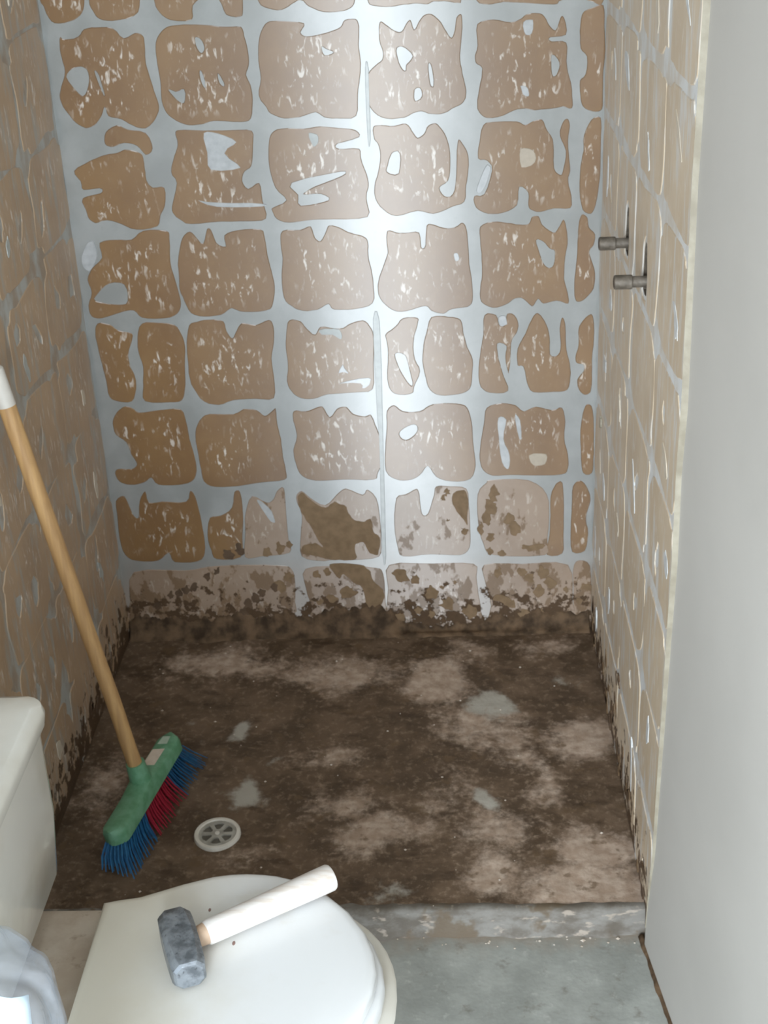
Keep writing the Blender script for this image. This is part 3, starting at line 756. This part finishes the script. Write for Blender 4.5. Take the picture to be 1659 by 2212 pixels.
# damp mud heaped along the foot of the back wall
rings = []
mt = [(a / 1000, b / 1000) for a, b in MUD_TOP]
def mud_h(x):
    for k in range(len(mt) - 1):
        if mt[k][0] <= x <= mt[k + 1][0]:
            t = (x - mt[k][0]) / (mt[k + 1][0] - mt[k][0])
            return mt[k][1] + (mt[k + 1][1] - mt[k][1]) * t
    return mt[0][1] if x < mt[0][0] else mt[-1][1]
NM = 360
for i in range(NM + 1):
    x = 0.003 + 1.047 * i / NM
    h = mud_h(x) + 0.004 + 0.020 * noise.noise(Vector((x * 22, 1, 0))) + 0.012 * noise.noise(Vector((x * 70, 2, 0))) + 0.006 * noise.noise(Vector((x * 170, 3, 0)))
    h = max(h, 0.010)
    d = 0.030 + 0.012 * noise.noise(Vector((x * 14, 4, 0))) + 0.005 * noise.noise(Vector((x * 60, 6, 0)))
    rings.append([(x, 0.002, -0.01), (x, 0.002, h), (x, -0.0022, h), (x, -0.0045, h * 0.72), (x, -0.0065, h * 0.45), (x, -0.014, h * 0.18), (x, -d * 0.6, 0.006), (x, -d, -0.002), (x, -d, -0.01)])
mud = link('mud_ridge', mesh('mud_ridge', *loft(rings), smooth=True), M_MUD, floor)
mud['kind'] = 'stuff'
rings = []
for i in range(90):
    y = -0.93 - 1.0 * i / 89
    w = 0.006 + 0.004 * noise.noise(Vector((y * 30, 8, 0))) + 0.002 * noise.noise(Vector((y * 90, 8, 0)))
    x = gx(y)
    rings.append([(x + 0.004, y, FZ - 0.004), (x + 0.004, y, FZ + 0.006), (x - 0.0015, y, FZ + 0.006), (x - w, y, FZ + 0.0015), (x - w - 0.001, y, FZ - 0.004)])
dl = link('dirt_line', mesh('dirt_line', *loft(rings), smooth=True), M_MUD, bpy.data.objects['floor_front'])
dl['kind'] = 'stuff'
# crumbs of plaster on the floor and along the step
V, F = [], []
for k in range(90):
    if k < 34:
        x, y = rng.uniform(0.62, 1.04), STEP_Y - rng.uniform(-0.006, 0.05)
    else:
        x, y = rng.uniform(0.05, 1.02), -rng.uniform(0.04, 0.88)
    z = (zf_shower(x, y) if y > STEP_Y else FZ) + 0.001
    r = rng.uniform(0.001, 0.003) * (1.5 if k % 9 == 0 else 1)
    pts = []
    for (a, b, c) in [(1, 0, 0), (-1, 0, 0), (0, 1, 0), (0, -1, 0), (0, 0, 1), (0, 0, -1)]:
        q = r * rng.uniform(0.6, 1.3)
        pts.append((x + a * q, y + b * q, z + c * q * 0.7))
    n = len(V)
    V += pts
    F += [tuple(n + i for i in f) for f in [(0, 2, 4), (2, 1, 4), (1, 3, 4), (3, 0, 4), (2, 0, 5), (1, 2, 5), (3, 1, 5), (0, 3, 5)]]
cr = link('plaster_crumbs', mesh('plaster_crumbs', V, F), mat_simple('pale_crumbs', srgb(176, 160, 142), srgb(214, 206, 196), 200, 0.8), floor)
cr['kind'] = 'stuff'

# ------------------------------------------------------------------ pipe stubs in the right wall
M_PIPE = mat_simple('weathered_galvanised_pipe', srgb(84, 77, 68), srgb(122, 114, 104), 60, 0.55, bump=0.4, metal=0.2)
M_PIPED = mat_simple('rusty_pipe_mouth', srgb(58, 48, 40), srgb(84, 70, 58), 80, 0.8)
for k, (py, pz) in enumerate(PIPES):
    t = thing('pipe_stub', 'grey metal pipe stub in the right wall, %s' % ('the one nearer the back corner' if k == 0 else 'the one nearer the painted grey wall'), 'pipe', (XR + 0.033, py / 1000, pz / 1000), 'cut water pipe stubs')
    y, z = py / 1000, pz / 1000
    def cyl(x0, x1, r0, r1, n=18, dz=0.0):
        return tube((x0 - XR - 0.033, 0, dz), (x1 - XR - 0.033, 0, dz * 0.6), r0, r1, n)
    me = mesh('pipe', *cyl(XR + 0.033, 1.010, 0.0088, 0.0088), smooth=True)
    sharpen(me)
    link('pipe', me, M_PIPE, t)
    me = mesh('coupling', *join(cyl(1.034, 1.0325, 0.0105, 0.0114), cyl(1.0325, 1.008, 0.0114, 0.0114), cyl(1.008, 1.006, 0.0114, 0.0104)), smooth=True)
    sharpen(me)
    link('coupling', me, M_PIPE, t)
    link('pipe_mouth', mesh('pipe_mouth', *cyl(1.0075, 1.0055, 0.0085, 0.0082)), M_PIPED, t)
    # the riser pipe going up inside the chiselled slot
    me = mesh('riser', *tube((0.0 - 0.012, 0, 0.004), (0.0 - 0.010, -0.003, 0.058), 0.0095, 0.0095, 14), smooth=True)
    sharpen(me)
    link('riser', me, M_PIPED, t)

# ------------------------------------------------------------------ floor drain
DX, DY = 0.301, -0.706
drain = thing('floor_drain', 'round white plastic floor drain with slotted grate set in the muddy floor', 'drain', (DX, DY, 0))
M_DR = mat_simple('cream_plastic', srgb(214, 210, 200), srgb(226, 223, 215), 40, 0.5)
M_DG = mat_simple('dirty_grey_plastic', srgb(150, 147, 138), srgb(182, 180, 172), 60, 0.5)
M_DK = mat_simple('black_drain_pit', srgb(92, 88, 80), srgb(112, 108, 100), 40, 0.9)
def circ(r, z, n=40):
    return [(r * math.cos(2 * math.pi * i / n), r * 1.04 * math.sin(2 * math.pi * i / n), z) for i in range(n)]
me = mesh('rim', *loft([circ(0.043, -0.004), circ(0.043, 0.004), circ(0.0415, 0.0065), circ(0.036, 0.0068), circ(0.0345, 0.0050), circ(0.0345, -0.004)], False, False), smooth=True)
sharpen(me, 40)
link('rim', me, M_DR, drain)
slots = []
for q in range(6):
    a = math.pi / 6 + q * math.pi / 3
    pts = []
    for rr, da in ((13, -.26), (20, -.33), (27.5, -.36), (29, -.12), (29, .12), (27.5, .36), (20, .33), (13, .26), (11.5, 0)):
        pts.append((rr * math.cos(a + da), rr * math.sin(a + da)))
    slots.append(pts)
outer = [(34.6 * math.cos(2 * math.pi * i / 30), 36 * math.sin(2 * math.pi * i / 30)) for i in range(30)]
g = link('grate', mesh('grate', *plaque(outer, slots, lambda a, b, h: (a, b, h), 0.0018, 0.0048, 0.3, 0, 1)), M_DG, drain)
link('screw', mesh('screw', *loft([circ(0.0045, 0.004, 14), circ(0.0045, 0.0062, 14), circ(0.003, 0.0068, 14)])), M_DR, g)
link('pit', mesh('pit', *loft([circ(0.0346, -0.002), circ(0.0346, 0.0014)])), M_DK, drain)

# ------------------------------------------------------------------ broom leaning on the left wall
SB, ST = Vector((0.157, -0.651, 0.100)), Vector((0.0205, -0.652, 0.905))
broom = thing('broom', 'wooden-handled broom with a green head and blue and red bristles leaning on the left wall', 'broom', (0.155, -0.65, 0.0))
U = (ST - SB).normalized()
D = Vector((0.062, 0.277, 0.0)).normalized()
D = (D - U * D.dot(U)).normalized()
Wv = D.cross(U).normalized()          # points to +x
L0 = broom.location
M_WOOD = NT('varnished_broom_wood')
_o = M_WOOD.mapped(scale=(60, 60, 4))
M_WOOD = M_WOOD.done(M_WOOD.mix(M_WOOD.ramp(M_WOOD.noise(_o, 1.0, 5, 0.6), 0.3, 0.7), srgb(200, 162, 110), srgb(166, 130, 88)), 0.5)
M_CAP = mat_simple('white_plastic_cap', srgb(196, 192, 184), srgb(210, 206, 198), 20, 0.5)
M_GREEN = mat_simple('green_broom_plastic', srgb(86, 140, 104), srgb(112, 162, 132), 45, 0.45)
M_BLUE = mat_simple('blue_bristle', srgb(36, 92, 138), srgb(50, 116, 160), 80, 0.5)
M_RED = mat_simple('red_bristle', srgb(160, 36, 58), srgb(184, 52, 72), 80, 0.5)
def rod(a, b, r0, r1, n=20, steps=1, wob=0.0):
    a, b = Vector(a), Vector(b)
    s = (b - a).normalized()
    e1 = s.cross(Vector((0, 1, 0))).normalized()
    e2 = s.cross(e1)
    R = []
    for k in range(steps + 1):
        t = k / steps
        c = a.lerp(b, t)
        r = r0 + (r1 - r0) * t
        if wob:
            c = c + e1 * wob * noise.noise(Vector((t * 6, 1, 0))) + e2 * wob * noise.noise(Vector((t * 6, 5, 0)))
        R.append([c + e1 * r * math.cos(2 * math.pi * i / n) + e2 * r * math.sin(2 * math.pi * i / n) for i in range(n)])
    return loft(R)
capz = SB.lerp(ST, 0.915)
me = mesh('handle', *rod(SB - L0 - U * 0.012, capz - L0, 0.0135, 0.0145, 20, 16, 0.0014), smooth=True)
sharpen(me)
link('handle', me, M_WOOD, broom)
me = mesh('end_cap', *join(rod(capz - L0, ST - L0 - U * 0.006, 0.0152, 0.0152), rod(ST - L0 - U * 0.006, ST - L0, 0.0152, 0.010)), smooth=True)
sharpen(me)
link('end_cap', me, M_CAP, broom)
# head block: rounded-end bar, thicker in the middle
hc = SB - U * 0.030
HL = 0.146
rings = []
for k in range(33):
    t = -1 + 2 * k / 32
    e = math.sqrt(max(0.0, 1 - max(0, (abs(t) - 0.86) / 0.14) ** 2)) if abs(t) > 0.86 else 1
    e = max(e, 0.15)
    top = 0.016 + 0.008 * math.exp(-(t / 0.22) ** 2)
    w = 0.0235 * e
    c = hc + D * (HL * t)
    prof = [(-w, -0.014), (w, -0.014), (w * 1.03, 0.004), (w * 0.9, top * 0.75), (w * 0.5, top), (-w * 0.5, top), (-w * 0.9, top * 0.75), (-w * 1.03, 0.004)]
    rings.append([c + Wv * a + U * b - L0 for a, b in prof])
me = mesh('head', *loft(rings), smooth=True)
sharpen(me, 40)
head = link('head', me, M_GREEN, broom)
me = mesh('socket', *rod(hc + U * 0.012 - L0, SB + U * 0.026 - L0, 0.0215, 0.0175), smooth=True)
sharpen(me)
link('socket', me, M_GREEN, head)
lab = [hc + D * (HL * a) + Wv * b + U * 0.0168 - L0 for a, b in ((0.22, -0.016), (0.62, -0.015), (0.63, 0.010), (0.23, 0.009))]
lb2 = [p + U * 0.0007 for p in lab]
link('sticker', mesh('sticker', *loft([lab, lb2])), mat_simple('cream_paper_sticker', srgb(206, 192, 176), srgb(218, 206, 192), 60, 0.7), head)
lab = [hc + D * (HL * a) + Wv * b + U * 0.0163 - L0 for a, b in ((0.74, -0.012), (0.90, -0.010), (0.90, 0.006), (0.74, 0.008))]
lb2 = [p + U * 0.0007 for p in lab]
link('sticker', mesh('sticker', *loft([lab, lb2])), mat_simple('pale_green_sticker', srgb(166, 186, 168), srgb(176, 196, 178), 60, 0.7), head)
sec = {0: ([], []), 1: ([], []), 2: ([], [])}
for q in range(7):
    for k in range(42):
        t = -0.95 + 1.9 * (k + rng.uniform(-.25, .25)) / 41
        s = (q - 3) / 3.0
        root = hc + D * (HL * t) + Wv * (0.019 * s) - U * 0.012
        spread = 1.0
        tip = Vector(root)
        dirv = (-U * 1.0 + D * (0.66 * t + 0.05 * rng.uniform(-1, 1)) + Wv * (0.26 * s + 0.06 + 0.06 * rng.uniform(-1, 1))).normalized()
        Lb = (root.z - 0.004 - rng.uniform(0, 0.004)) / max(0.25, -dirv.z)
        mid = root + dirv * Lb * 0.5 - Wv * 0.004
        tip = root + dirv * Lb
        which = 0 if t < -0.30 else (1 if t < 0.38 else 2)
        V, F = sec[which]
        n = len(V)
        e1 = D * 0.0016
        e2 = Wv * 0.0016
        for p, r in ((root, 1.0), (mid, 1.25), (tip, 0.8)):
            V += [p + e1 * r - L0, p - e1 * .5 * r + e2 * .87 * r - L0, p - e1 * .5 * r - e2 * .87 * r - L0]
        for b in (0, 3):
            F += [(n + b, n + b + 1, n + b + 4, n + b + 3), (n + b + 1, n + b + 2, n + b + 5, n + b + 4), (n + b + 2, n + b, n + b + 3, n + b + 5)]
        F.append((n + 6, n + 7, n + 8))
for w, m, lb in ((0, M_BLUE, None), (1, M_RED, 'red bristles in the middle of the broom head'), (2, M_BLUE, None)):
    b = link('bristles', mesh('bristles', *sec[w]), m, broom)
    b['kind'] = 'stuff'
    if lb:
        b['label'] = lb

# ------------------------------------------------------------------ toilet
TY = -1.465
toilet = thing('toilet', 'white toilet with its lid closed, standing sideways in front of the shower step', 'toilet', (0.36, TY, FZ))
TL = toilet.location
M_CER = NT('white_ceramic')
_o = M_CER.mapped()
M_CER = M_CER.done(M_CER.mix(M_CER.ramp(M_CER.noise(_o, 6, 4), 0.4, 0.75), srgb(218, 216, 208), srgb(200, 195, 182)), 0.12, 0.5, 0.3, 0.05)
M_DIRT = NT('dusty_ceramic')
_o = M_DIRT.mapped()
_c = M_DIRT.mix(M_DIRT.ramp(M_DIRT.noise(_o, 18, 5, 0.6), 0.35, 0.65), srgb(172, 156, 138), srgb(192, 180, 164))
_c = M_DIRT.mix(M_DIRT.ramp(M_DIRT.noise(_o, 55, 4), 0.6, 0.72, 0, 0.6), _c, srgb(138, 120, 100))
M_DIRT = M_DIRT.done(_c, 0.5)
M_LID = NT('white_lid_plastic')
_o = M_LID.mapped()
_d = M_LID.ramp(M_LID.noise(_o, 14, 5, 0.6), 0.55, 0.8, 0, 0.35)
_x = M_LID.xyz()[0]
_e = M_LID.ramp(M_LID.math('ADD', _x, M_LID.math('MULTIPLY', M_LID.noise(_o, 9, 5, 0.6), 0.16)), 0.03, 0.25, 0.8, 0.0)  # shaded hinge side of the lid painted in as a ragged warm tint
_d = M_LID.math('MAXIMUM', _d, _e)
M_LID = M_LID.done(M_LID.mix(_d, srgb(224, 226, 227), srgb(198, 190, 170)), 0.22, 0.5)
def egg(cx, rxb, rxf, ry, z, n=48, p=2.25):
    out = []
    for i in range(n):
        t = 2 * math.pi * i / n
        c, s = math.cos(t), math.sin(t)
        x = math.copysign(abs(c) ** (2 / p), c) * (rxf if c > 0 else rxb)
        y = math.copysign(abs(s) ** (2 / p), s) * ry
        out.append((cx + x - TL.x, y, z - TL.z))
    return out
bowl = [egg(.37, .17, .15, .105, FZ), egg(.37, .17, .15, .105, FZ + .012), egg(.37, .155, .14, .092, FZ + .03), egg(.38, .15, .14, .090, .10), egg(.40, .17, .16, .115, .19), egg(.43, .20, .19, .155, .27), egg(.445, .215, .205, .178, .32), egg(.45, .225, .212, .186, .350), egg(.45, .225, .214, .188, .366), egg(.45, .22, .209, .183, .3705)]
me = mesh('bowl', *loft(bowl), smooth=True)
sharpen(me, 50)
link('bowl', me, M_CER, toilet)
def rbox(x0, x1, hy, z0, z1, r, n=6, yc=0.0, tx=0.0):
    """upright box with rounded vertical corners"""
    out = []
    for (sx, sy, a0) in ((1, 1, 0), (-1, 1, 90), (-1, -1, 180), (1, -1, 270)):
        cx = (x1 - r) if sx > 0 else (x0 + r)
        cy = sy * (hy - r)
        for k in range(n + 1):
            a = math.radians(a0 + 90 * k / n)
            out.append((cx + r * math.cos(a), yc + cy + r * math.sin(a)))
    return out
def rings_of(prof):
    return loft([[(x - TL.x, y, z - TL.z) for x, y in rbox(x0, x1, hy, 0, 0, r)] for (x0, x1, hy, r, z) in prof])
me = mesh('deck', *rings_of([(.03, .30, .10, .03, .22), (.02, .31, .135, .03, .33), (.012, .31, .150, .03, .365), (.012, .31, .151, .03, .376), (.016, .305, .146, .03, .381)]), smooth=True)
sharpen(me, 50)
link('deck', me, M_DIRT, toilet)['label'] = 'dusty beige rear deck between tank and lid'
me = mesh('tank', *rings_of([(.025, .175, .158, .03, .382), (.018, .196, .176, .035, .392), (.014, .213, .196, .035, .43), (.012, .219, .208, .035, .52), (.012, .217, .212, .03, .644)]), smooth=True)
sharpen(me, 50)
tank = link('tank', me, M_CER, toilet)
me = mesh('tank_lid', *rings_of([(.010, .216, .214, .03, .644), (.008, .223, .221, .032, .647), (.008, .225, .223, .032, .663), (.010, .222, .220, .03, .672), (.02, .210, .208, .03, .677), (.05, .180, .175, .03, .6785)]), smooth=True)
sharpen(me, 50)
link('tank_lid', me, M_CER, toilet)
half = [(.280, .128), (.300, .1335), (.325, .138), (.352, .150), (.379, .162), (.417, .176), (.440, .180), (.462, .181), (.485, .179), (.502, .176), (.531, .166), (.555, .153), (.573, .137), (.602, .106), (.625, .068), (.637, .032)]
full = half + [(.641, 0.0)] + [(x, -y) for x, y in reversed(half)]
def lid_ring(s, z, grow=0.0):
    out = []
    for x, y in full:
        cx = 0.455
        xx, yy = cx + (x - cx) * s, y * s
        v = Vector((x - cx, y)).normalized() * grow
        if x < 0.285:
            v.x = 0
        out.append((xx + v.x - TL.x, yy + v.y, z - TL.z))
    return out
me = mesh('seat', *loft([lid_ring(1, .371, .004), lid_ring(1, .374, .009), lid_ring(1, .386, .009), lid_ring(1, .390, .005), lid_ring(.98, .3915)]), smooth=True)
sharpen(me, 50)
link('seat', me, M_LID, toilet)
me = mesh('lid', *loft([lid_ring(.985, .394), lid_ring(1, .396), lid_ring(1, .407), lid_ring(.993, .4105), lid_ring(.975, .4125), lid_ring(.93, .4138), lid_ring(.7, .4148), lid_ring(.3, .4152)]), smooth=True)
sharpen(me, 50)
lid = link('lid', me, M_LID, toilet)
for s in (-1, 1):
    me = mesh('hinge', *tube((.292 - TL.x, s * .085 - .018, .389 - TL.z), (.292 - TL.x, s * .085 + .018, .389 - TL.z), .009, .009, 14), smooth=True)
    sharpen(me)
    link('hinge', me, M_LID, toilet)
M_SPECK = mat_simple('brown_speck', srgb(128, 100, 92), srgb(140, 112, 104), 50, 0.6)
for (x, y, r) in ((.4618, -1.4172, .0035), (.423, -1.3576, .0028)):
    ring = [[(x - TL.x + r * k * math.cos(a * .785) * 0.7, y - TY + r * k * math.sin(a * .785) * 1.3, z - TL.z) for a in range(8)] for k, z in ((1, .4140), (.8, .4156), (.4, .4160))]
    link('speck', mesh('speck', *loft(ring)), M_SPECK, lid)

# ------------------------------------------------------------------ hammer lying on the lid
HZ = 0.4160
ha, hb = Vector((0.3841, -1.3933, 0)), Vector((0.4226, -1.4963, 0))
A = (hb - ha).normalized()
B = Vector((-A.y, A.x, 0))              # towards +x side
if B.x < 0:
    B = -B
Z = Vector((0, 0, 1))
hr = 0.0215
hc = (ha + hb) / 2 + Z * (HZ + hr)
hammer = thing('hammer', 'club hammer with scuffed grey steel head and white wooden handle lying on the toilet lid', 'hammer', (hc.x, hc.y, HZ))
HL0 = hammer.location
M_STEEL = NT('scuffed_grey_steel')
_o = M_STEEL.mapped()
_c = M_STEEL.mix(M_STEEL.ramp(M_STEEL.noise(_o, 45, 5, 0.6), 0.38, 0.62), srgb(98, 103, 108), srgb(142, 148, 154))
_c = M_STEEL.mix(M_STEEL.ramp(M_STEEL.noise(_o, 120, 4), 0.58, 0.70, 0, 0.7), _c, srgb(66, 68, 72))
M_STEEL.bump(M_STEEL.noise(_o, 90, 4), 0.5, 0.002)
M_STEEL = M_STEEL.done(_c, 0.36, 0.5, 0.0, 0.1, 0.45)
def oct_ring(t, r, ch):
    c = hc + A * t
    k = r - ch
    pts = [(r, -k), (r, k), (k, r), (-k, r), (-r, k), (-r, -k), (-k, -r), (k, -r)]
    return [c + B * a + Z * b - HL0 for a, b in pts]
HLn = 0.053
prof = [(-HLn, .0135, .0062), (-HLn + .003, .0175, .0075), (-HLn + .010, .0205, .0080), (-.030, .0213, .0075), (-.012, .0215, .0060), (.012, .0215, .0060), (.030, .0213, .0075), (HLn - .010, .0208, .0085), (HLn - .003, .0190, .0085), (HLn, .0160, .0075)]
me = mesh('head', *loft([oct_ring(*p) for p in prof]), smooth=True)
sharpen(me, 28)
link('head', me, M_STEEL, hammer)
hs, he = Vector((0.4194, -1.4286, HZ + 0.0185)), Vector((0.5785, -1.323, HZ + 0.0195))
Hd = (he - hs).normalized()
hs = hs - Hd * ((hs - hc).dot(Hd))
hs.z = HZ + 0.0200
he = hs
Hs = Hd.cross(Z).normalized()
M_HW = NT('white_dusted_handle')
_o = M_HW.mapped(rot=(0, 0, -0.58), scale=(8, 70, 70))
M_HW = M_HW.done(M_HW.mix(M_HW.ramp(M_HW.noise(_o, 1.0, 5, 0.6), 0.4, 0.7), srgb(216, 212, 208), srgb(196, 184, 172)), 0.5)
M_NECK = mat_simple('bare_wood_neck', srgb(196, 170, 146), srgb(178, 150, 126), 50, 0.6)
def hring(t, rw, rh, n=20):
    c = hs + Hd * t
    return [c + Hs * rw * math.cos(2 * math.pi * i / n) + Z * (rh * math.sin(2 * math.pi * i / n)) - HL0 for i in range(n)]
me = mesh('handle', *loft([hring(.034, .0140, .0135), hring(.037, .0160, .0155), hring(.09, .0168, .0160), hring(.15, .0176, .0168), hring(.197, .0182, .0175), hring(.210, .0182, .0175), hring(.213, .0168, .0160)]), smooth=True)
sharpen(me, 40)
link('handle', me, M_HW, hammer)
me = mesh('handle_neck', *loft([hring(.012, .0125, .0120), hring(.030, .0138, .0130), hring(.036, .0145, .0140)]), smooth=True)
sharpen(me, 40)
link('handle_neck', me, M_NECK, hammer)

# ------------------------------------------------------------------ clear plastic bag with crumpled white paper, beside the tank
BX, BY = 0.256, -1.870
def bag_ring(z, r, seed, n=96):
    out = []
    for i in range(n):
        t = 2 * math.pi * i / n
        k = r * (1 + 0.05 * noise.noise(Vector((math.cos(t) * 2.2, math.sin(t) * 2.2, z * 5 + seed))) + 0.05 * noise.noise(Vector((math.cos(t) * 7, math.sin(t) * 7, z * 9 + 4))) - 0.05 * abs(noise.noise(Vector((math.cos(t) * 5 + z * 6, math.sin(t) * 5, z * 4 + 9)))))
        out.append((BX + k * math.cos(t), BY + 0.74 * k * math.sin(t), z))
    return out
zz = [(FZ + .003, .085), (FZ + .006, .125), (FZ + .04, .140), (.10, .144), (.25, .146), (.40, .147), (.50, .148), (.58, .150), (.64, .151), (.68, .152), (.71, .151), (.745, .151), (.768, .149), (.785, .144), (.798, .134), (.806, .117), (.811, .090), (.813, .05), (.812, .02)]
zz2 = []
for (za, ra), (zb, rb_) in zip(zz, zz[1:]):
    k = max(1, int((zb - za) / 0.012))
    zz2 += [(za + (zb - za) * q / k, ra + (rb_ - ra) * q / k) for q in range(k)]
zz = zz2 + [zz[-1]]
rings = [[(p[0], p[1], p[2] + (0.006 * noise.noise(Vector((p[0] * 30, p[1] * 30, 2))) + 0.010 * abs(noise.noise(Vector((p[0] * 22 + 4, p[1] * 22, 6))))) * (1 if z > .1 else 0)) for p in bag_ring(z, r, 1)] for z, r in zz]
inner = [[(BX + (p[0] - BX) * 0.985, BY + (p[1] - BY) * 0.985, p[2] - (0.002 if k > 6 else -0.002)) for p in r] for k, r in enumerate(rings)]
va, fa = loft(rings)
vb, fb = loft(inner)
V, F = join((va, fa), (vb, [tuple(reversed(f)) for f in fb]))
me = bpy.data.meshes.new('plastic_bag')
me.from_pydata([tuple(v) for v in V], [], F)
for p in me.polygons:
    p.use_smooth = True
M_BAG = bpy.data.materials.new('clear_plastic_film')
M_BAG.use_nodes = True
nt = M_BAG.node_tree
nt.nodes.clear()
out = nt.nodes.new('ShaderNodeOutputMaterial')
tr = nt.nodes.new('ShaderNodeBsdfTransparent')
tr.inputs[0].default_value = (0.93, 0.95, 0.97, 1)
gl = nt.nodes.new('ShaderNodeBsdfPrincipled')
gl.inputs['Base Color'].default_value = srgb(222, 226, 232)
gl.inputs['Roughness'].default_value = 0.10
gl.inputs['Specular IOR Level'].default_value = 1.0
tc = nt.nodes.new('ShaderNodeTexCoord')
no = nt.nodes.new('ShaderNodeTexNoise')
no.inputs['Scale'].default_value = 26
no.inputs['Detail'].default_value = 3
bp = nt.nodes.new('ShaderNodeBump')
bp.inputs['Strength'].default_value = 0.9
bp.inputs['Distance'].default_value = 0.01
nt.links.new(tc.outputs['Object'], no.inputs['Vector'])
nt.links.new(no.outputs['Fac'], bp.inputs['Height'])
nt.links.new(bp.outputs['Normal'], gl.inputs['Normal'])
mx = nt.nodes.new('ShaderNodeMixShader')
mx.inputs[0].default_value = 0.12
nt.links.new(tr.outputs[0], mx.inputs[1])
nt.links.new(gl.outputs[0], mx.inputs[2])
nt.links.new(mx.outputs[0], out.inputs['Surface'])
bag = link('plastic_bag', me, M_BAG)
bag['label'] = 'tall clear plastic bag holding white paper, standing beside the toilet tank'
bag['category'] = 'bag'
# folded sheet inside
V, F = [], []
NU, NV = 14, 20
for j in range(NV + 1):
    for i in range(NU + 1):
        u, v = i / NU, j / NV
        x = BX + 0.052 + 0.076 * u + 0.006 * math.sin(v * 7)
        y = BY - 0.030 + 0.052 * u + 0.008 * math.sin(u * 9 + v * 3)
        z = 0.35 + (0.450 + 0.006 * math.cos(u * 6.5) - 0.032 * u * u) * v
        V.append((x - 0.012 * v, y, z))
for j in range(NV):
    for i in range(NU):
        a = j * (NU + 1) + i
        F.append((a, a + 1, a + NU + 2, a + NU + 1))
me = mesh('paper_sheet', V, F, smooth=True)
paper = link('paper_sheet', me, mat_simple('white_paper', srgb(196, 210, 214), srgb(206, 219, 223), 6, 0.7))
so = paper.modifiers.new('thickness', 'SOLIDIFY')
so.thickness = 0.0012
paper['label'] = 'folded white paper sheet inside the clear plastic bag'
paper['category'] = 'paper'
